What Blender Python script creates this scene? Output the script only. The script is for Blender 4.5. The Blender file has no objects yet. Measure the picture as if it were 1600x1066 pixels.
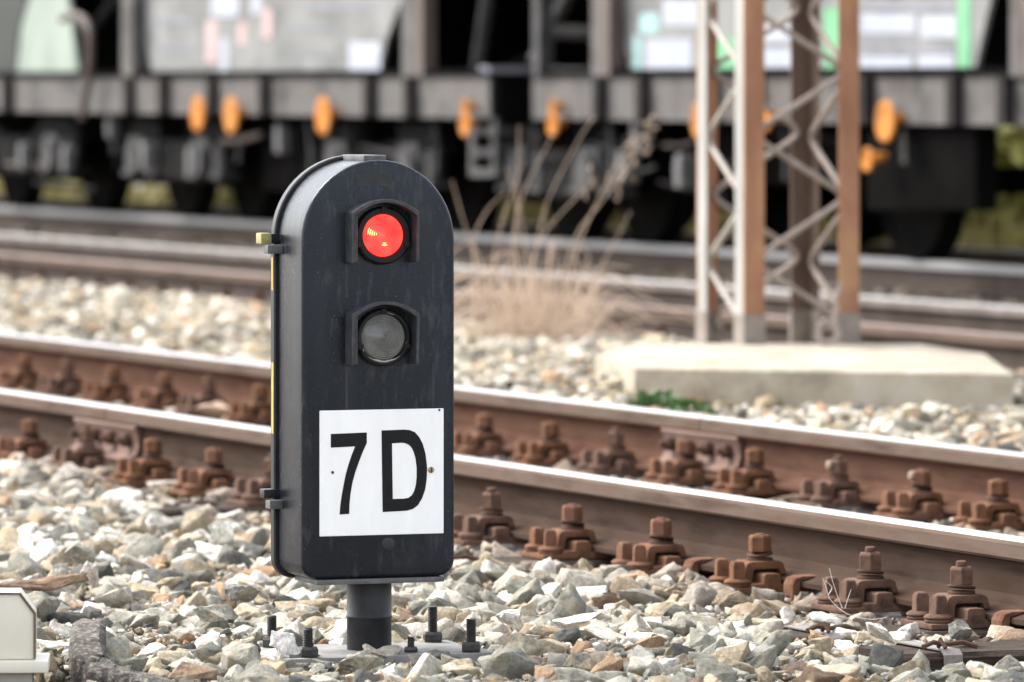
import bpy, bmesh, math, random
import numpy as np
from mathutils import Vector, Matrix, noise

random.seed(7)
rng = np.random.default_rng(11)
SC = bpy.context.scene
COL = SC.collection
R = math.radians

# ------------------------------------------------------------------ measures
F, PX0, HZ, H = 9700.0, 800.0, 128.0, 1.04      # focal length in px, centre, horizon row, eye above rail top
PHI = math.atan(4100.0 / F)                     # track direction against the line of sight
SP, CP = math.sin(PHI), math.cos(PHI)
XV = -3300.0
P1 = 7.15 * CP                                  # distance of the near rail (perpendicular to the track)
P2 = P1 + 1.505
P3, P3B = 11.83, 13.34
P4, P4B = 16.30, 17.80
RH = 0.186                                      # rail height


def W(p, s, z):
    return Vector((p * CP - s * SP, p * SP + s * CP, z))


def at(px, py, Y):
    return Vector(((px - PX0) / F * Y, Y, H - (py - HZ) * Y / F))


def ps_of(v):
    return v[0] * CP + v[1] * SP, -v[0] * SP + v[1] * CP


def s_at(px, p):
    c = p / CP
    Y = F * c / (px - XV)
    X = (px - PX0) / F * Y
    return -X * SP + Y * CP


def z_at(px, py, p):
    Y = F * (p / CP) / (px - XV)
    return H - (py - HZ) * Y / F


# ------------------------------------------------------------------ materials
def new_mat(name):
    m = bpy.data.materials.new(name)
    m.use_nodes = True
    nt = m.node_tree
    b = nt.nodes['Principled BSDF']
    return m, nt, b


def nd(nt, t, **kw):
    n = nt.nodes.new(t)
    for k, v in kw.items():
        setattr(n, k, v)
    return n


def noise_n(nt, scale, detail=4, rough=0.6, coord='Object', stretch=None):
    tc = nd(nt, 'ShaderNodeTexCoord')
    n = nd(nt, 'ShaderNodeTexNoise')
    n.inputs['Scale'].default_value = scale
    n.inputs['Detail'].default_value = detail
    n.inputs['Roughness'].default_value = rough
    if stretch:
        mp = nd(nt, 'ShaderNodeMapping')
        mp.inputs['Scale'].default_value = stretch
        nt.links.new(tc.outputs[coord], mp.inputs['Vector'])
        nt.links.new(mp.outputs[0], n.inputs['Vector'])
    else:
        nt.links.new(tc.outputs[coord], n.inputs['Vector'])
    return n


def ramp(nt, src, stops):
    r = nd(nt, 'ShaderNodeValToRGB')
    e = r.color_ramp.elements
    while len(e) < len(stops):
        e.new(0.5)
    for i, (p, c) in enumerate(stops):
        e[i].position = p
        e[i].color = (*c, 1) if len(c) == 3 else c
    nt.links.new(src, r.inputs[0])
    return r


def mixc(nt, fac, a, b, mode='MIX'):
    m = nd(nt, 'ShaderNodeMix', data_type='RGBA', blend_type=mode)
    if isinstance(fac, (int, float)):
        m.inputs['Factor'].default_value = fac
    else:
        nt.links.new(fac, m.inputs['Factor'])
    for k, v in (('A', a), ('B', b)):
        s = [q for q in m.inputs if q.name == k and q.type == 'RGBA'][0]
        if isinstance(v, tuple):
            s.default_value = (*v, 1)
        else:
            nt.links.new(v, s)
    return [q for q in m.outputs if q.type == 'RGBA'][0]


def bump(nt, b, src, strength=0.4, dist=0.004):
    n = nd(nt, 'ShaderNodeBump')
    n.inputs['Strength'].default_value = strength
    n.inputs['Distance'].default_value = dist
    nt.links.new(src, n.inputs['Height'])
    nt.links.new(n.outputs[0], b.inputs['Normal'])
    return n


def mottled(name, c0, c1, scale=30, rough=0.8, metal=0.0, bs=0.3, bd=0.002, c2=None, stretch=None, bscale=None, spec=0.5):
    """two or three tones of one surface, mixed by noise, with a fine bump"""
    m, nt, b = new_mat(name)
    n = noise_n(nt, scale, 6, 0.65, stretch=stretch)
    stops = [(0.32, c0), (0.68, c1)] if c2 is None else [(0.3, c0), (0.52, c1), (0.72, c2)]
    r = ramp(nt, n.outputs['Fac'], stops)
    nt.links.new(r.outputs[0], b.inputs['Base Color'])
    b.inputs['Roughness'].default_value = rough
    b.inputs['Metallic'].default_value = metal
    b.inputs['Specular IOR Level'].default_value = spec
    if bs:
        n2 = noise_n(nt, bscale or scale * 6, 5, 0.6)
        bump(nt, b, n2.outputs['Fac'], bs, bd)
    return m


M = {}
M['rust'] = mottled('rust', (0.080, 0.039, 0.024), (0.165, 0.086, 0.054), 28, 0.95, 0, 0.6, 0.002, bscale=260, spec=0.1, c2=(0.125, 0.060, 0.036))
M['rust_b'] = mottled('brown grey rust', (0.060, 0.034, 0.024), (0.125, 0.078, 0.058), 40, 0.95, 0, 0.6, 0.002, bscale=240, spec=0.1, c2=(0.16, 0.085, 0.05))
M['rust_c'] = mottled('orange stained rust', (0.075, 0.036, 0.022), (0.145, 0.072, 0.042), 34, 0.95, 0, 0.6, 0.002, bscale=240, spec=0.1, c2=(0.17, 0.085, 0.035))
M['rust_dark'] = mottled('dark rust', (0.05, 0.028, 0.020), (0.10, 0.055, 0.037), 22, 0.9, 0, 0.4, 0.002, bscale=220, spec=0.2)
M['web'] = mottled('rail web rust', (0.032, 0.0205, 0.015), (0.060, 0.041, 0.032), 9, 1.0, 0, 0.3, 0.001, stretch=(1, 0.35, 2.2), bscale=300, spec=0.03, c2=(0.050, 0.029, 0.019))
M['web2'] = mottled('rail web red rust', (0.055, 0.027, 0.018), (0.094, 0.051, 0.036), 8, 1.0, 0, 0.3, 0.001, stretch=(1, 0.35, 2.2), bscale=300, spec=0.03, c2=(0.080, 0.040, 0.025))
M['head_side'] = mottled('dusty rail head side', (0.066, 0.045, 0.034), (0.118, 0.087, 0.070), 7, 0.9, 0.0, 0.2, 0.001, stretch=(1, 0.3, 2.5), bscale=200, spec=0.04, c2=(0.092, 0.060, 0.043))
M['rail_top'] = mottled('polished rail top', (0.28, 0.275, 0.275), (0.42, 0.415, 0.42), 5, 0.45, 0.25, 0.05, 0.0005, stretch=(3, 0.05, 1))
M['rail_top_dull'] = mottled('dull rail top', (0.13, 0.095, 0.08), (0.21, 0.165, 0.145), 5, 0.8, 0.0, 0.05, 0.0005, stretch=(3, 0.05, 1))
M['rail_top_far'] = mottled('worn rail top', (0.24, 0.235, 0.235), (0.34, 0.335, 0.335), 5, 0.55, 0.1, 0.05, 0.0005, stretch=(3, 0.05, 1))
M['far_side'] = mottled('grey rail side', (0.12, 0.10, 0.088), (0.19, 0.165, 0.15), 5, 0.8, 0, 0, spec=0.1)
M['far_web'] = mottled('grey brown rail web', (0.055, 0.042, 0.035), (0.085, 0.067, 0.058), 5, 0.9, 0, 0, spec=0.08)
M['fishplate'] = mottled('joint bar rust', (0.095, 0.052, 0.037), (0.16, 0.092, 0.068), 24, 0.85, 0, 0.4, 0.001, bscale=200)
M['wood'] = mottled('tarred sleeper wood', (0.010, 0.0075, 0.006), (0.042, 0.030, 0.023), 14, 0.9, 0, 0.8, 0.006, spec=0.15, c2=(0.095, 0.070, 0.054), stretch=(0.6, 9, 9), bscale=60)
M['strap'] = mottled('galvanised strap', (0.15, 0.13, 0.122), (0.26, 0.235, 0.225), 40, 0.5, 0.4, 0.2, 0.001)
M['concrete'] = mottled('pale concrete', (0.17, 0.14, 0.10), (0.31, 0.27, 0.205), 4.5, 0.9, 0, 0.6, 0.006, c2=(0.38, 0.345, 0.285), bscale=50)
M['galv'] = mottled('galvanised steel', (0.25, 0.24, 0.22), (0.36, 0.345, 0.315), 9, 0.6, 0.1, 0.1, 0.001, stretch=(1, 1, 0.3))
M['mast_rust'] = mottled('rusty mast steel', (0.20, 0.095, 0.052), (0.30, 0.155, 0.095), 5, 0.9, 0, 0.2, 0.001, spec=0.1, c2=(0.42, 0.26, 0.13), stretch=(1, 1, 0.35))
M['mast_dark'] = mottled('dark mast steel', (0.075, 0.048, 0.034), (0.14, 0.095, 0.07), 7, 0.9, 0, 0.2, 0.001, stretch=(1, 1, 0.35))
M['foot_grey'] = mottled('bitumen painted foot', (0.16, 0.135, 0.115), (0.26, 0.22, 0.19), 14, 0.8, 0, 0.2, 0.001)
M['lacing'] = mottled('mast lacing bars', (0.20, 0.16, 0.135), (0.34, 0.28, 0.24), 10, 0.7, 0.1, 0.1, 0.001)
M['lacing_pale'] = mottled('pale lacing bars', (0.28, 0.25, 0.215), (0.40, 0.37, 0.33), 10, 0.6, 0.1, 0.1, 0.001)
M['foot_dust'] = mottled('dusty galvanised plate', (0.12, 0.118, 0.11), (0.25, 0.24, 0.225), 14, 0.8, 0, 0.2, 0.001)
M['cream'] = mottled('cream painted metal', (0.56, 0.525, 0.435), (0.66, 0.625, 0.535), 3, 0.45, 0, 0.1, 0.001)
M['grey_case'] = mottled('grey case', (0.22, 0.22, 0.20), (0.32, 0.31, 0.28), 8, 0.7, 0, 0.2, 0.001)
M['yellow'] = mottled('worn yellow paint', (0.36, 0.225, 0.03), (0.50, 0.34, 0.06), 60, 0.5, 0, 0.2, 0.0005)
M['lug_yellow'] = mottled('chipped yellow paint', (0.20, 0.17, 0.06), (0.38, 0.34, 0.14), 70, 0.5, 0, 0.3, 0.001)
M['plate_white'] = mottled('white enamel', (0.83, 0.83, 0.825), (0.89, 0.89, 0.89), 9, 0.4, 0, 0.03, 0.0005, stretch=(3, 1, 0.6))
M['ink'] = mottled('black lettering', (0.005, 0.005, 0.006), (0.011, 0.011, 0.012), 60, 0.6, 0, 0.05, 0.0005, spec=0.2)
M['brass'] = mottled('old brass', (0.20, 0.13, 0.08), (0.40, 0.28, 0.16), 300, 0.4, 0.6, 0.1, 0.0005)
M['black_gasket'] = mottled('black bezel', (0.004, 0.004, 0.005), (0.010, 0.010, 0.011), 60, 0.5, 0, 0.3, 0.001, spec=0.25)
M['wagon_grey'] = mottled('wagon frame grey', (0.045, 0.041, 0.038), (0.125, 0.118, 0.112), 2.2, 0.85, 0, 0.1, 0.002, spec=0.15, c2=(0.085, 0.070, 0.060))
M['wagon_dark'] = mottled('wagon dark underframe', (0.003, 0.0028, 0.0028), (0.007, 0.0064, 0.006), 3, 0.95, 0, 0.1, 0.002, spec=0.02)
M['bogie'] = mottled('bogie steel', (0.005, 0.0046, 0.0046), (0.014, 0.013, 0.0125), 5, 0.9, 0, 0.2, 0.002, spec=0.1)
M['bogie_pale'] = mottled('bogie axle box', (0.012, 0.0115, 0.0115), (0.05, 0.048, 0.048), 6, 0.7, 0, 0.2, 0.002)
M['stiff_dark'] = mottled('dark frame rib', (0.018, 0.016, 0.015), (0.040, 0.036, 0.034), 3, 0.9, 0, 0.1, 0.002, spec=0.1)
M['hanger_grey'] = mottled('dusty hanger steel', (0.07, 0.068, 0.068), (0.16, 0.155, 0.155), 5, 0.7, 0, 0.2, 0.002)
M['wagon_brown'] = mottled('wagon brown post', (0.06, 0.042, 0.035), (0.11, 0.08, 0.068), 3, 0.7, 0, 0.1, 0.002)
M['hopper'] = mottled('weathered pale hopper steel', (0.125, 0.127, 0.122), (0.205, 0.207, 0.20), 2.2, 0.8, 0, 0.1, 0.003, spec=0.15, c2=(0.26, 0.262, 0.255), stretch=(1, 1, 1.6))
M['hopper_green'] = mottled('pale green hopper steel', (0.16, 0.20, 0.165), (0.28, 0.33, 0.28), 1.6, 0.6, 0, 0.1, 0.003)
M['hopper_shaded'] = mottled('shaded green hopper steel', (0.005, 0.008, 0.0055), (0.014, 0.020, 0.014), 1.6, 0.7, 0, 0.1, 0.003)
M['orange'] = mottled('orange paint', (0.36, 0.115, 0.018), (0.50, 0.19, 0.03), 11, 0.75, 0, 0.05, 0.001, spec=0.2, c2=(0.27, 0.16, 0.09))
M['paint_green'] = mottled('green spray paint', (0.09, 0.30, 0.14), (0.15, 0.38, 0.20), 6, 0.6, 0, 0)
M['paint_white'] = mottled('white spray paint', (0.28, 0.305, 0.36), (0.38, 0.395, 0.43), 6, 0.6, 0, 0)
M['paint_grey'] = mottled('grey spray paint', (0.15, 0.15, 0.18), (0.22, 0.22, 0.25), 6, 0.6, 0, 0)
M['paint_pink'] = mottled('pink spray paint', (0.40, 0.25, 0.25), (0.46, 0.33, 0.31), 6, 0.6, 0, 0)
M['paint_teal'] = mottled('teal spray paint', (0.22, 0.40, 0.40), (0.30, 0.46, 0.46), 6, 0.6, 0, 0)
M['straw'] = mottled('dry straw', (0.42, 0.31, 0.22), (0.64, 0.50, 0.385), 9, 0.8, 0, 0)
M['straw_pale'] = mottled('pale dead stem', (0.62, 0.55, 0.48), (0.75, 0.70, 0.64), 20, 0.8, 0, 0)
M['cap_tan'] = mottled('tan cap', (0.15, 0.11, 0.07), (0.34, 0.27, 0.18), 120, 0.8, 0, 0.2, 0.001)
M['leaf'] = mottled('fresh weed leaf', (0.07, 0.15, 0.05), (0.14, 0.26, 0.10), 40, 0.6, 0, 0)
M['bush'] = mottled('yellow green brush', (0.15, 0.155, 0.03), (0.34, 0.30, 0.07), 1.5, 0.8, 0, 0)
M['verge_leaf'] = mottled('verge grass', (0.13, 0.11, 0.035), (0.26, 0.22, 0.06), 0.7, 0.8, 0, 0, c2=(0.20, 0.12, 0.055))
M['conduit'] = mottled('weathered conduit', (0.030, 0.026, 0.023), (0.095, 0.082, 0.072), 75, 0.95, 0, 1.0, 0.012, c2=(0.40, 0.36, 0.29), bscale=130)
M['conduit_side'] = mottled('smooth conduit side', (0.10, 0.10, 0.10), (0.16, 0.16, 0.155), 25, 0.9, 0, 0.3, 0.003, bscale=120)


def body_paint():
    m, nt, b = new_mat('black weathered paint')
    n1 = noise_n(nt, 7, 5, 0.6, stretch=(1.6, 1, 0.45))
    r1 = ramp(nt, n1.outputs['Fac'], [(0.3, (0.0042, 0.0052, 0.0085)), (0.55, (0.0070, 0.0084, 0.0125)), (0.78, (0.014, 0.016, 0.0215))])
    n2 = noise_n(nt, 190, 2, 0.5)
    r2 = ramp(nt, n2.outputs['Fac'], [(0.70, (0, 0, 0)), (0.75, (1, 1, 1))])
    c = mixc(nt, r2.outputs[0], r1.outputs[0], (0.13, 0.13, 0.13))
    n4 = noise_n(nt, 26, 3, 0.5, stretch=(2.2, 2.2, 0.6))
    r4 = ramp(nt, n4.outputs['Fac'], [(0.57, (0, 0, 0)), (0.80, (0.6, 0.6, 0.6))])
    c = mixc(nt, r4.outputs[0], c, (0.055, 0.056, 0.058))
    n6 = noise_n(nt, 62, 4, 0.7)
    r6 = ramp(nt, n6.outputs['Fac'], [(0.69, (0, 0, 0)), (0.715, (0.8, 0.8, 0.8))])
    c = mixc(nt, r6.outputs[0], c, (0.09, 0.088, 0.085))
    nt.links.new(c, b.inputs['Base Color'])
    n3 = noise_n(nt, 300, 4, 0.6)
    bump(nt, b, n3.outputs['Fac'], 0.35, 0.0015)
    b.inputs['Specular IOR Level'].default_value = 0.34
    b.inputs['Specular Tint'].default_value = (0.84, 0.92, 1.0, 1)
    rr = ramp(nt, n1.outputs['Fac'], [(0.3, (0.20,) * 3), (0.7, (0.33,) * 3)])
    nt.links.new(rr.outputs[0], b.inputs['Roughness'])
    return m


M['black'] = body_paint()
M['black_part'] = mottled('black cast part', (0.008, 0.0083, 0.0095), (0.020, 0.0205, 0.023), 30, 0.42, 0, 0.3, 0.001, bscale=400, spec=0.28)
M['hood'] = mottled('worn sky-lit hood paint', (0.014, 0.0145, 0.017), (0.036, 0.037, 0.042), 34, 0.4, 0, 0.3, 0.001, bscale=300, spec=0.4, c2=(0.06, 0.061, 0.066))  # worn paint, its grey raised to imitate the lit hood tops
M['rib'] = mottled('rubbed black paint', (0.014, 0.0145, 0.017), (0.034, 0.035, 0.040), 40, 0.45, 0, 0.2, 0.001, bscale=300, spec=0.3)
M['edge_grey'] = mottled('worn grey edge', (0.045, 0.046, 0.05), (0.12, 0.12, 0.125), 30, 0.6, 0.0, 0.4, 0.001, bscale=200)
M['bolt_steel'] = mottled('dark bolt steel', (0.018, 0.017, 0.017), (0.05, 0.046, 0.044), 60, 0.55, 0.3, 0.3, 0.001)


def lens_mat(name, red):
    m, nt, b = new_mat(name)
    if red:
        b.inputs['Base Color'].default_value = (0.75, 0.03, 0.03, 1)
        b.inputs['Roughness'].default_value = 0.22
        n = noise_n(nt, 26, 2, 0.5)
        r = ramp(nt, n.outputs['Fac'], [(0.3, (1.0, 0.026, 0.024)), (0.7, (1.0, 0.075, 0.050))])
        nt.links.new(r.outputs[0], b.inputs['Emission Color'])
        b.inputs['Emission Strength'].default_value = 0.55
    else:
        n = noise_n(nt, 30, 4, 0.6)
        r = ramp(nt, n.outputs['Fac'], [(0.3, (0.085, 0.085, 0.081)), (0.7, (0.19, 0.19, 0.18))])
        nt.links.new(r.outputs[0], b.inputs['Base Color'])
        b.inputs['Roughness'].default_value = 0.3
        b.inputs['Coat Weight'].default_value = 0.5
    return m


def lens_edge(name, base, emit, strength):
    m, nt, b = new_mat(name)
    b.inputs['Base Color'].default_value = (*base, 1)
    b.inputs['Emission Color'].default_value = (*emit, 1)
    b.inputs['Emission Strength'].default_value = strength
    b.inputs['Roughness'].default_value = 0.25
    return m


M['lens_red_edge'] = lens_edge('red lens ridge', (0.5, 0.02, 0.02), (0.85, 0.022, 0.02), 0.28)
M['lens_clear_edge'] = lens_edge('clear lens ridge', (0.20, 0.20, 0.19), (0, 0, 0), 0.0)
M['lens_dirt'] = mottled('flaked putty', (0.20, 0.18, 0.155), (0.40, 0.37, 0.33), 90, 0.9, 0, 0.5, 0.001)
M['lens_red'] = lens_mat('lit red lens', True)
M['lens_clear'] = lens_mat('unlit clear lens', False)
mm, nt_, b_ = new_mat('painted lens glint')
b_.inputs['Base Color'].default_value = (1, 0.5, 0.2, 1)
b_.inputs['Emission Color'].default_value = (1, 0.42, 0.10, 1)
b_.inputs['Emission Strength'].default_value = 0.8
M['glow'] = mm


def stone_mat():
    m, nt, b = new_mat('ballast stone')
    a = nd(nt, 'ShaderNodeAttribute', attribute_name='stone_tone')
    n1 = noise_n(nt, 26, 6, 0.7)
    r1 = ramp(nt, n1.outputs['Fac'], [(0.25, (0.50, 0.49, 0.48)), (0.75, (1.28, 1.26, 1.22))])
    c = mixc(nt, 1.0, a.outputs['Color'], r1.outputs[0], 'MULTIPLY')
    n5 = noise_n(nt, 95, 6, 0.75)
    r5 = ramp(nt, n5.outputs['Fac'], [(0.3, (0.55, 0.54, 0.52)), (0.55, (1, 1, 1)), (0.75, (1.25, 1.24, 1.22))])
    c = mixc(nt, 1.0, c, r5.outputs[0], 'MULTIPLY')
    n2 = noise_n(nt, 17, 4, 0.6)
    r2 = ramp(nt, n2.outputs['Fac'], [(0.56, (0, 0, 0)), (0.74, (0.62, 0.62, 0.62))])
    c = mixc(nt, r2.outputs[0], c, (0.36, 0.265, 0.13))
    n3 = noise_n(nt, 240, 3, 0.6)
    r3 = ramp(nt, n3.outputs['Fac'], [(0.62, (0, 0, 0)), (0.72, (0.5, 0.5, 0.5))])
    c = mixc(nt, r3.outputs[0], c, (0.12, 0.11, 0.10))
    nt.links.new(c, b.inputs['Base Color'])
    b.inputs['Roughness'].default_value = 0.88
    b.inputs['Specular IOR Level'].default_value = 0.3
    n4 = noise_n(nt, 110, 6, 0.7)
    bump(nt, b, n4.outputs['Fac'], 0.8, 0.009)
    return m


M['stone'] = stone_mat()


def ground_mat():
    m, nt, b = new_mat('gravel bed')
    tc = nd(nt, 'ShaderNodeTexCoord')
    v = nd(nt, 'ShaderNodeTexVoronoi')
    v.inputs['Scale'].default_value = 26
    nt.links.new(tc.outputs['Object'], v.inputs['Vector'])
    r = ramp(nt, v.outputs['Color'], [(0.2, (0.07, 0.062, 0.056)), (0.5, (0.17, 0.155, 0.14)), (0.8, (0.30, 0.28, 0.25))])
    n = noise_n(nt, 1.2, 4)
    r2 = ramp(nt, n.outputs['Fac'], [(0.3, (0.75, 0.73, 0.7)), (0.7, (1.05, 1.0, 0.97))])
    c = mixc(nt, 1.0, r.outputs[0], r2.outputs[0], 'MULTIPLY')
    nt.links.new(c, b.inputs['Base Color'])
    b.inputs['Roughness'].default_value = 0.95
    bump(nt, b, v.outputs['Distance'], 0.9, 0.02)
    return m


M['ground'] = ground_mat()

# ------------------------------------------------------------------ objects
WM = {}           # world matrix of every parent


def tag(o, label=None, cat=None, group=None, kind=None):
    if label: o['label'] = label
    if cat: o['category'] = cat
    if group: o['group'] = group
    if kind: o['kind'] = kind
    return o


def empty(name, loc, rz=0.0, label=None, cat=None, group=None):
    o = bpy.data.objects.new(name, None)
    COL.objects.link(o)
    o.location = loc
    o.rotation_euler = (0, 0, rz)
    o.empty_display_size = 0.05
    WM[o.name] = Matrix.Translation(loc) @ Matrix.Rotation(rz, 4, 'Z')
    return tag(o, label, cat, group)


class MB:
    """collects shapes, then links them as ONE mesh object"""
    def __init__(self, xf=None):
        self.v, self.f, self.m = [], [], []
        self.xf = xf

    def add(self, vs, fs, mi=0):
        k = len(self.v)
        self.v += [Vector(v) for v in vs]
        self.f += [tuple(k + i for i in f) for f in fs]
        self.m += [mi] * len(fs)
        return self

    def box(self, x0, x1, y0, y1, z0, z1, mi=0):
        vs = [(x, y, z) for z in (z0, z1) for y in (y0, y1) for x in (x0, x1)]
        return self.add(vs, [(0, 2, 3, 1), (4, 5, 7, 6), (0, 1, 5, 4), (2, 6, 7, 3), (0, 4, 6, 2), (1, 3, 7, 5)], mi)

    def prism(self, poly, a0, a1, axes='xzy', mi=0):
        """poly in the plane of the first two axes, extruded along the third"""
        idx = ['xyz'.index(c) for c in axes]
        n = len(poly)
        vs = []
        for a in (a0, a1):
            for u, w in poly:
                q = [0, 0, 0]
                q[idx[0]], q[idx[1]], q[idx[2]] = u, w, a
                vs.append(q)
        fs = [tuple(range(n))[::-1], tuple(range(n, 2 * n))]
        fs += [(i, (i + 1) % n, n + (i + 1) % n, n + i) for i in range(n)]
        return self.add(vs, fs, mi)

    def tube(self, pts, r, n=8, mi=0, cap=True, square=False):
        pts = [Vector(p) for p in pts]
        rs = r if isinstance(r, (list, tuple)) else [r] * len(pts)
        vs, fs = [], []
        up = None
        for i, p in enumerate(pts):
            t = (pts[min(i + 1, len(pts) - 1)] - pts[max(i - 1, 0)]).normalized()
            if up is None:
                up = Vector((0, 0, 1)) if abs(t.z) < 0.9 else Vector((1, 0, 0))
            a = (up - t * up.dot(t)).normalized()
            b = t.cross(a)
            up = a
            for j in range(n):
                th = 2 * math.pi * (j + (0.5 if square else 0)) / n
                vs.append(p + (a * math.cos(th) + b * math.sin(th)) * rs[i])
        for i in range(len(pts) - 1):
            for j in range(n):
                fs.append((i * n + j, i * n + (j + 1) % n, (i + 1) * n + (j + 1) % n, (i + 1) * n + j))
        if cap:
            fs.append(tuple(range(n))[::-1])
            fs.append(tuple((len(pts) - 1) * n + j for j in range(n)))
        return self.add(vs, fs, mi)

    def lathe(self, prof, c=(0, 0, 0), axis='z', n=24, mi=0, rot=0.0, cap=True):
        """prof: (radius, height along axis)"""
        vs, fs = [], []
        for r, h in prof:
            for j in range(n):
                th = 2 * math.pi * j / n + rot
                u, w = r * math.cos(th), r * math.sin(th)
                q = {'z': (u, w, h), 'y': (u, h, w), 'x': (h, u, w)}[axis]
                vs.append((q[0] + c[0], q[1] + c[1], q[2] + c[2]))
        for i in range(len(prof) - 1):
            for j in range(n):
                fs.append((i * n + j, i * n + (j + 1) % n, (i + 1) * n + (j + 1) % n, (i + 1) * n + j))
        if cap:
            fs.append(tuple(range(n))[::-1])
            fs.append(tuple((len(prof) - 1) * n + j for j in range(n)))
        return self.add(vs, fs, mi)

    def move(self, mat):
        self.v = [mat @ v for v in self.v]
        return self

    def build(self, name, mats, parent=None, bevel=0.0, seg=2, world=False, origin=None, smooth=30):
        """world=True: the verts are in world space and go into the parent's frame"""
        me = bpy.data.meshes.new(name)
        vs = self.v
        if world and parent is not None:
            inv = WM[parent.name].inverted()
            vs = [inv @ v for v in vs]
        if origin is not None:
            vs = [v - Vector(origin) for v in vs]
        me.from_pydata([tuple(v) for v in vs], [], self.f)
        if not isinstance(mats, (list, tuple)):
            mats = [mats]
        for m in mats:
            me.materials.append(M[m] if isinstance(m, str) else m)
        me.polygons.foreach_set('material_index', self.m)
        bm = bmesh.new()
        bm.from_mesh(me)
        bmesh.ops.recalc_face_normals(bm, faces=bm.faces)
        if bevel:
            es = [e for e in bm.edges if len(e.link_faces) == 2 and e.calc_face_angle(0) > R(28)]
            bmesh.ops.bevel(bm, geom=es, offset=bevel, segments=seg, profile=0.6, affect='EDGES', clamp_overlap=True)
        bm.to_mesh(me)
        bm.free()
        if smooth:
            me.polygons.foreach_set('use_smooth', [True] * len(me.polygons))
            me.set_sharp_from_angle(angle=R(smooth))
        o = bpy.data.objects.new(name, me)
        COL.objects.link(o)
        if origin is not None:
            o.location = origin
        if parent is not None:
            o.parent = parent
            WM[o.name] = WM[parent.name]
        return o


def copy_tree(o, parent=None):
    c = o.copy()
    COL.objects.link(c)
    c.parent = parent
    for ch in o.children:
        copy_tree(ch, c)
    return c


def worldify(mb):
    """track-space verts (p, s, z) to world space"""
    mb.v = [W(v.x, v.y, v.z) for v in mb.v]
    return mb


# ------------------------------------------------------------------ where the signal stands
A = R(20)
D = 0.19
SIGY = 13.5
PPM = F / SIGY
face_c = Vector(((592 - 800) / F * SIGY, SIGY, 0))
ca, sa = math.cos(A), math.sin(A)
sig_loc = face_c + Vector((-sa, ca, 0)) * (D / 2)
sig_loc.z = -0.206

# ------------------------------------------------------------------ ground height
MOUND = ps_of((0.30, 22.6))
DIPS = [(s_at(1690, P1 - 0.099), 0.032), (s_at(895, P1 - 0.099), 0.022), (s_at(426, P1 - 0.099), 0.02), (s_at(1503, P1 - 0.099), 0.004)]


def gz(p, s=0):
    z = -0.238
    z += 0.020 * noise.noise(Vector((p * 0.9, s * 0.9, 3.1))) + 0.008 * noise.noise(Vector((p * 3, s * 3, 7.7)))
    if 6.35 < p < 8.35:
        z -= 0.008
    if p < 6.2:                                   # scraped lower in front of the signal foot
        w = W(p, s, 0)
        dx, dy = w.x - sig_loc.x, w.y - sig_loc.y
        u, v = dx * ca + dy * sa, -dx * sa + dy * ca
        e = max(abs(u) - 0.24, 0) ** 2 / 0.04 + max(abs(v + 0.28) - 0.22, 0) ** 2 / 0.03
        z -= 0.020 * math.exp(-e)
    if 8.6 < p < 11.4:
        a, b = p - MOUND[0], s - MOUND[1]
        if abs(a) < 1.5 and abs(b) < 1.5:
            z += 0.07 * math.exp(-(a / 0.55) ** 2 - (b / 0.40) ** 2)
    for f, dp in DIPS:                            # stones kicked away beside some sleepers
        a, b = p - (P1 - 0.38), s - (f - 0.27)
        if abs(a) < 0.6 and abs(b) < 0.6:
            z -= dp * math.exp(-(max(abs(a) - 0.20, 0) / 0.12) ** 2 - (max(abs(b) - 0.13, 0) / 0.10) ** 2)
    if p > P2 + 0.12:
        t = min(1.0, (p - P2 - 0.12) / 0.45)
        z += 0.095 * t * t * (3 - 2 * t)
    if p > 11.2:
        t = min(1.0, (p - 11.2) / 0.45)
        z = z * (1 - t) + t * (-0.205)
    return z


gb = MB()
ps = list(np.arange(-60, 2, 6.0)) + list(np.arange(2, 24, 0.25)) + list(np.arange(24, 60, 6.0)) + [100, 200, 400, 900]
ss = [-60, -30, -10] + list(np.arange(0, 36, 0.3)) + list(np.arange(36, 90, 2.0)) + [130, 250, 500, 900]
vs = [W(p, s, gz(p, s) if 2 <= p <= 24 and 0 <= s <= 36 else (-0.238 if p < 11 else -0.205)) for p in ps for s in ss]
ns = len(ss)
fs = [(i * ns + j, (i + 1) * ns + j, (i + 1) * ns + j + 1, i * ns + j + 1) for i in range(len(ps) - 1) for j in range(ns - 1)]
gb.add(vs, fs)
tag(gb.build('ground', 'ground', smooth=60), kind='structure')

# ------------------------------------------------------------------ rails
hw, fw, ww = 0.036, 0.075, 0.0085
PROF = []      # (p offset, z, slot of the face that starts here)


def rail_profile():
    pts = []
    # start at the camera side of the foot, go up and over
    pts += [(-fw, -RH), (-fw, -RH + 0.012), (-0.045, -RH + 0.020), (-0.018, -RH + 0.032), (-ww, -RH + 0.055)]
    pts += [(-ww, -0.068), (-0.013, -0.056), (-hw + 0.001, -0.050), (-hw - 0.001, -0.044), (-hw, -0.014), (-hw + 0.004, -0.006), (-hw + 0.012, -0.0015), (-0.012, 0.0)]
    return pts + [(-x, z) for x, z in reversed(pts)]


RP = rail_profile()


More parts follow.
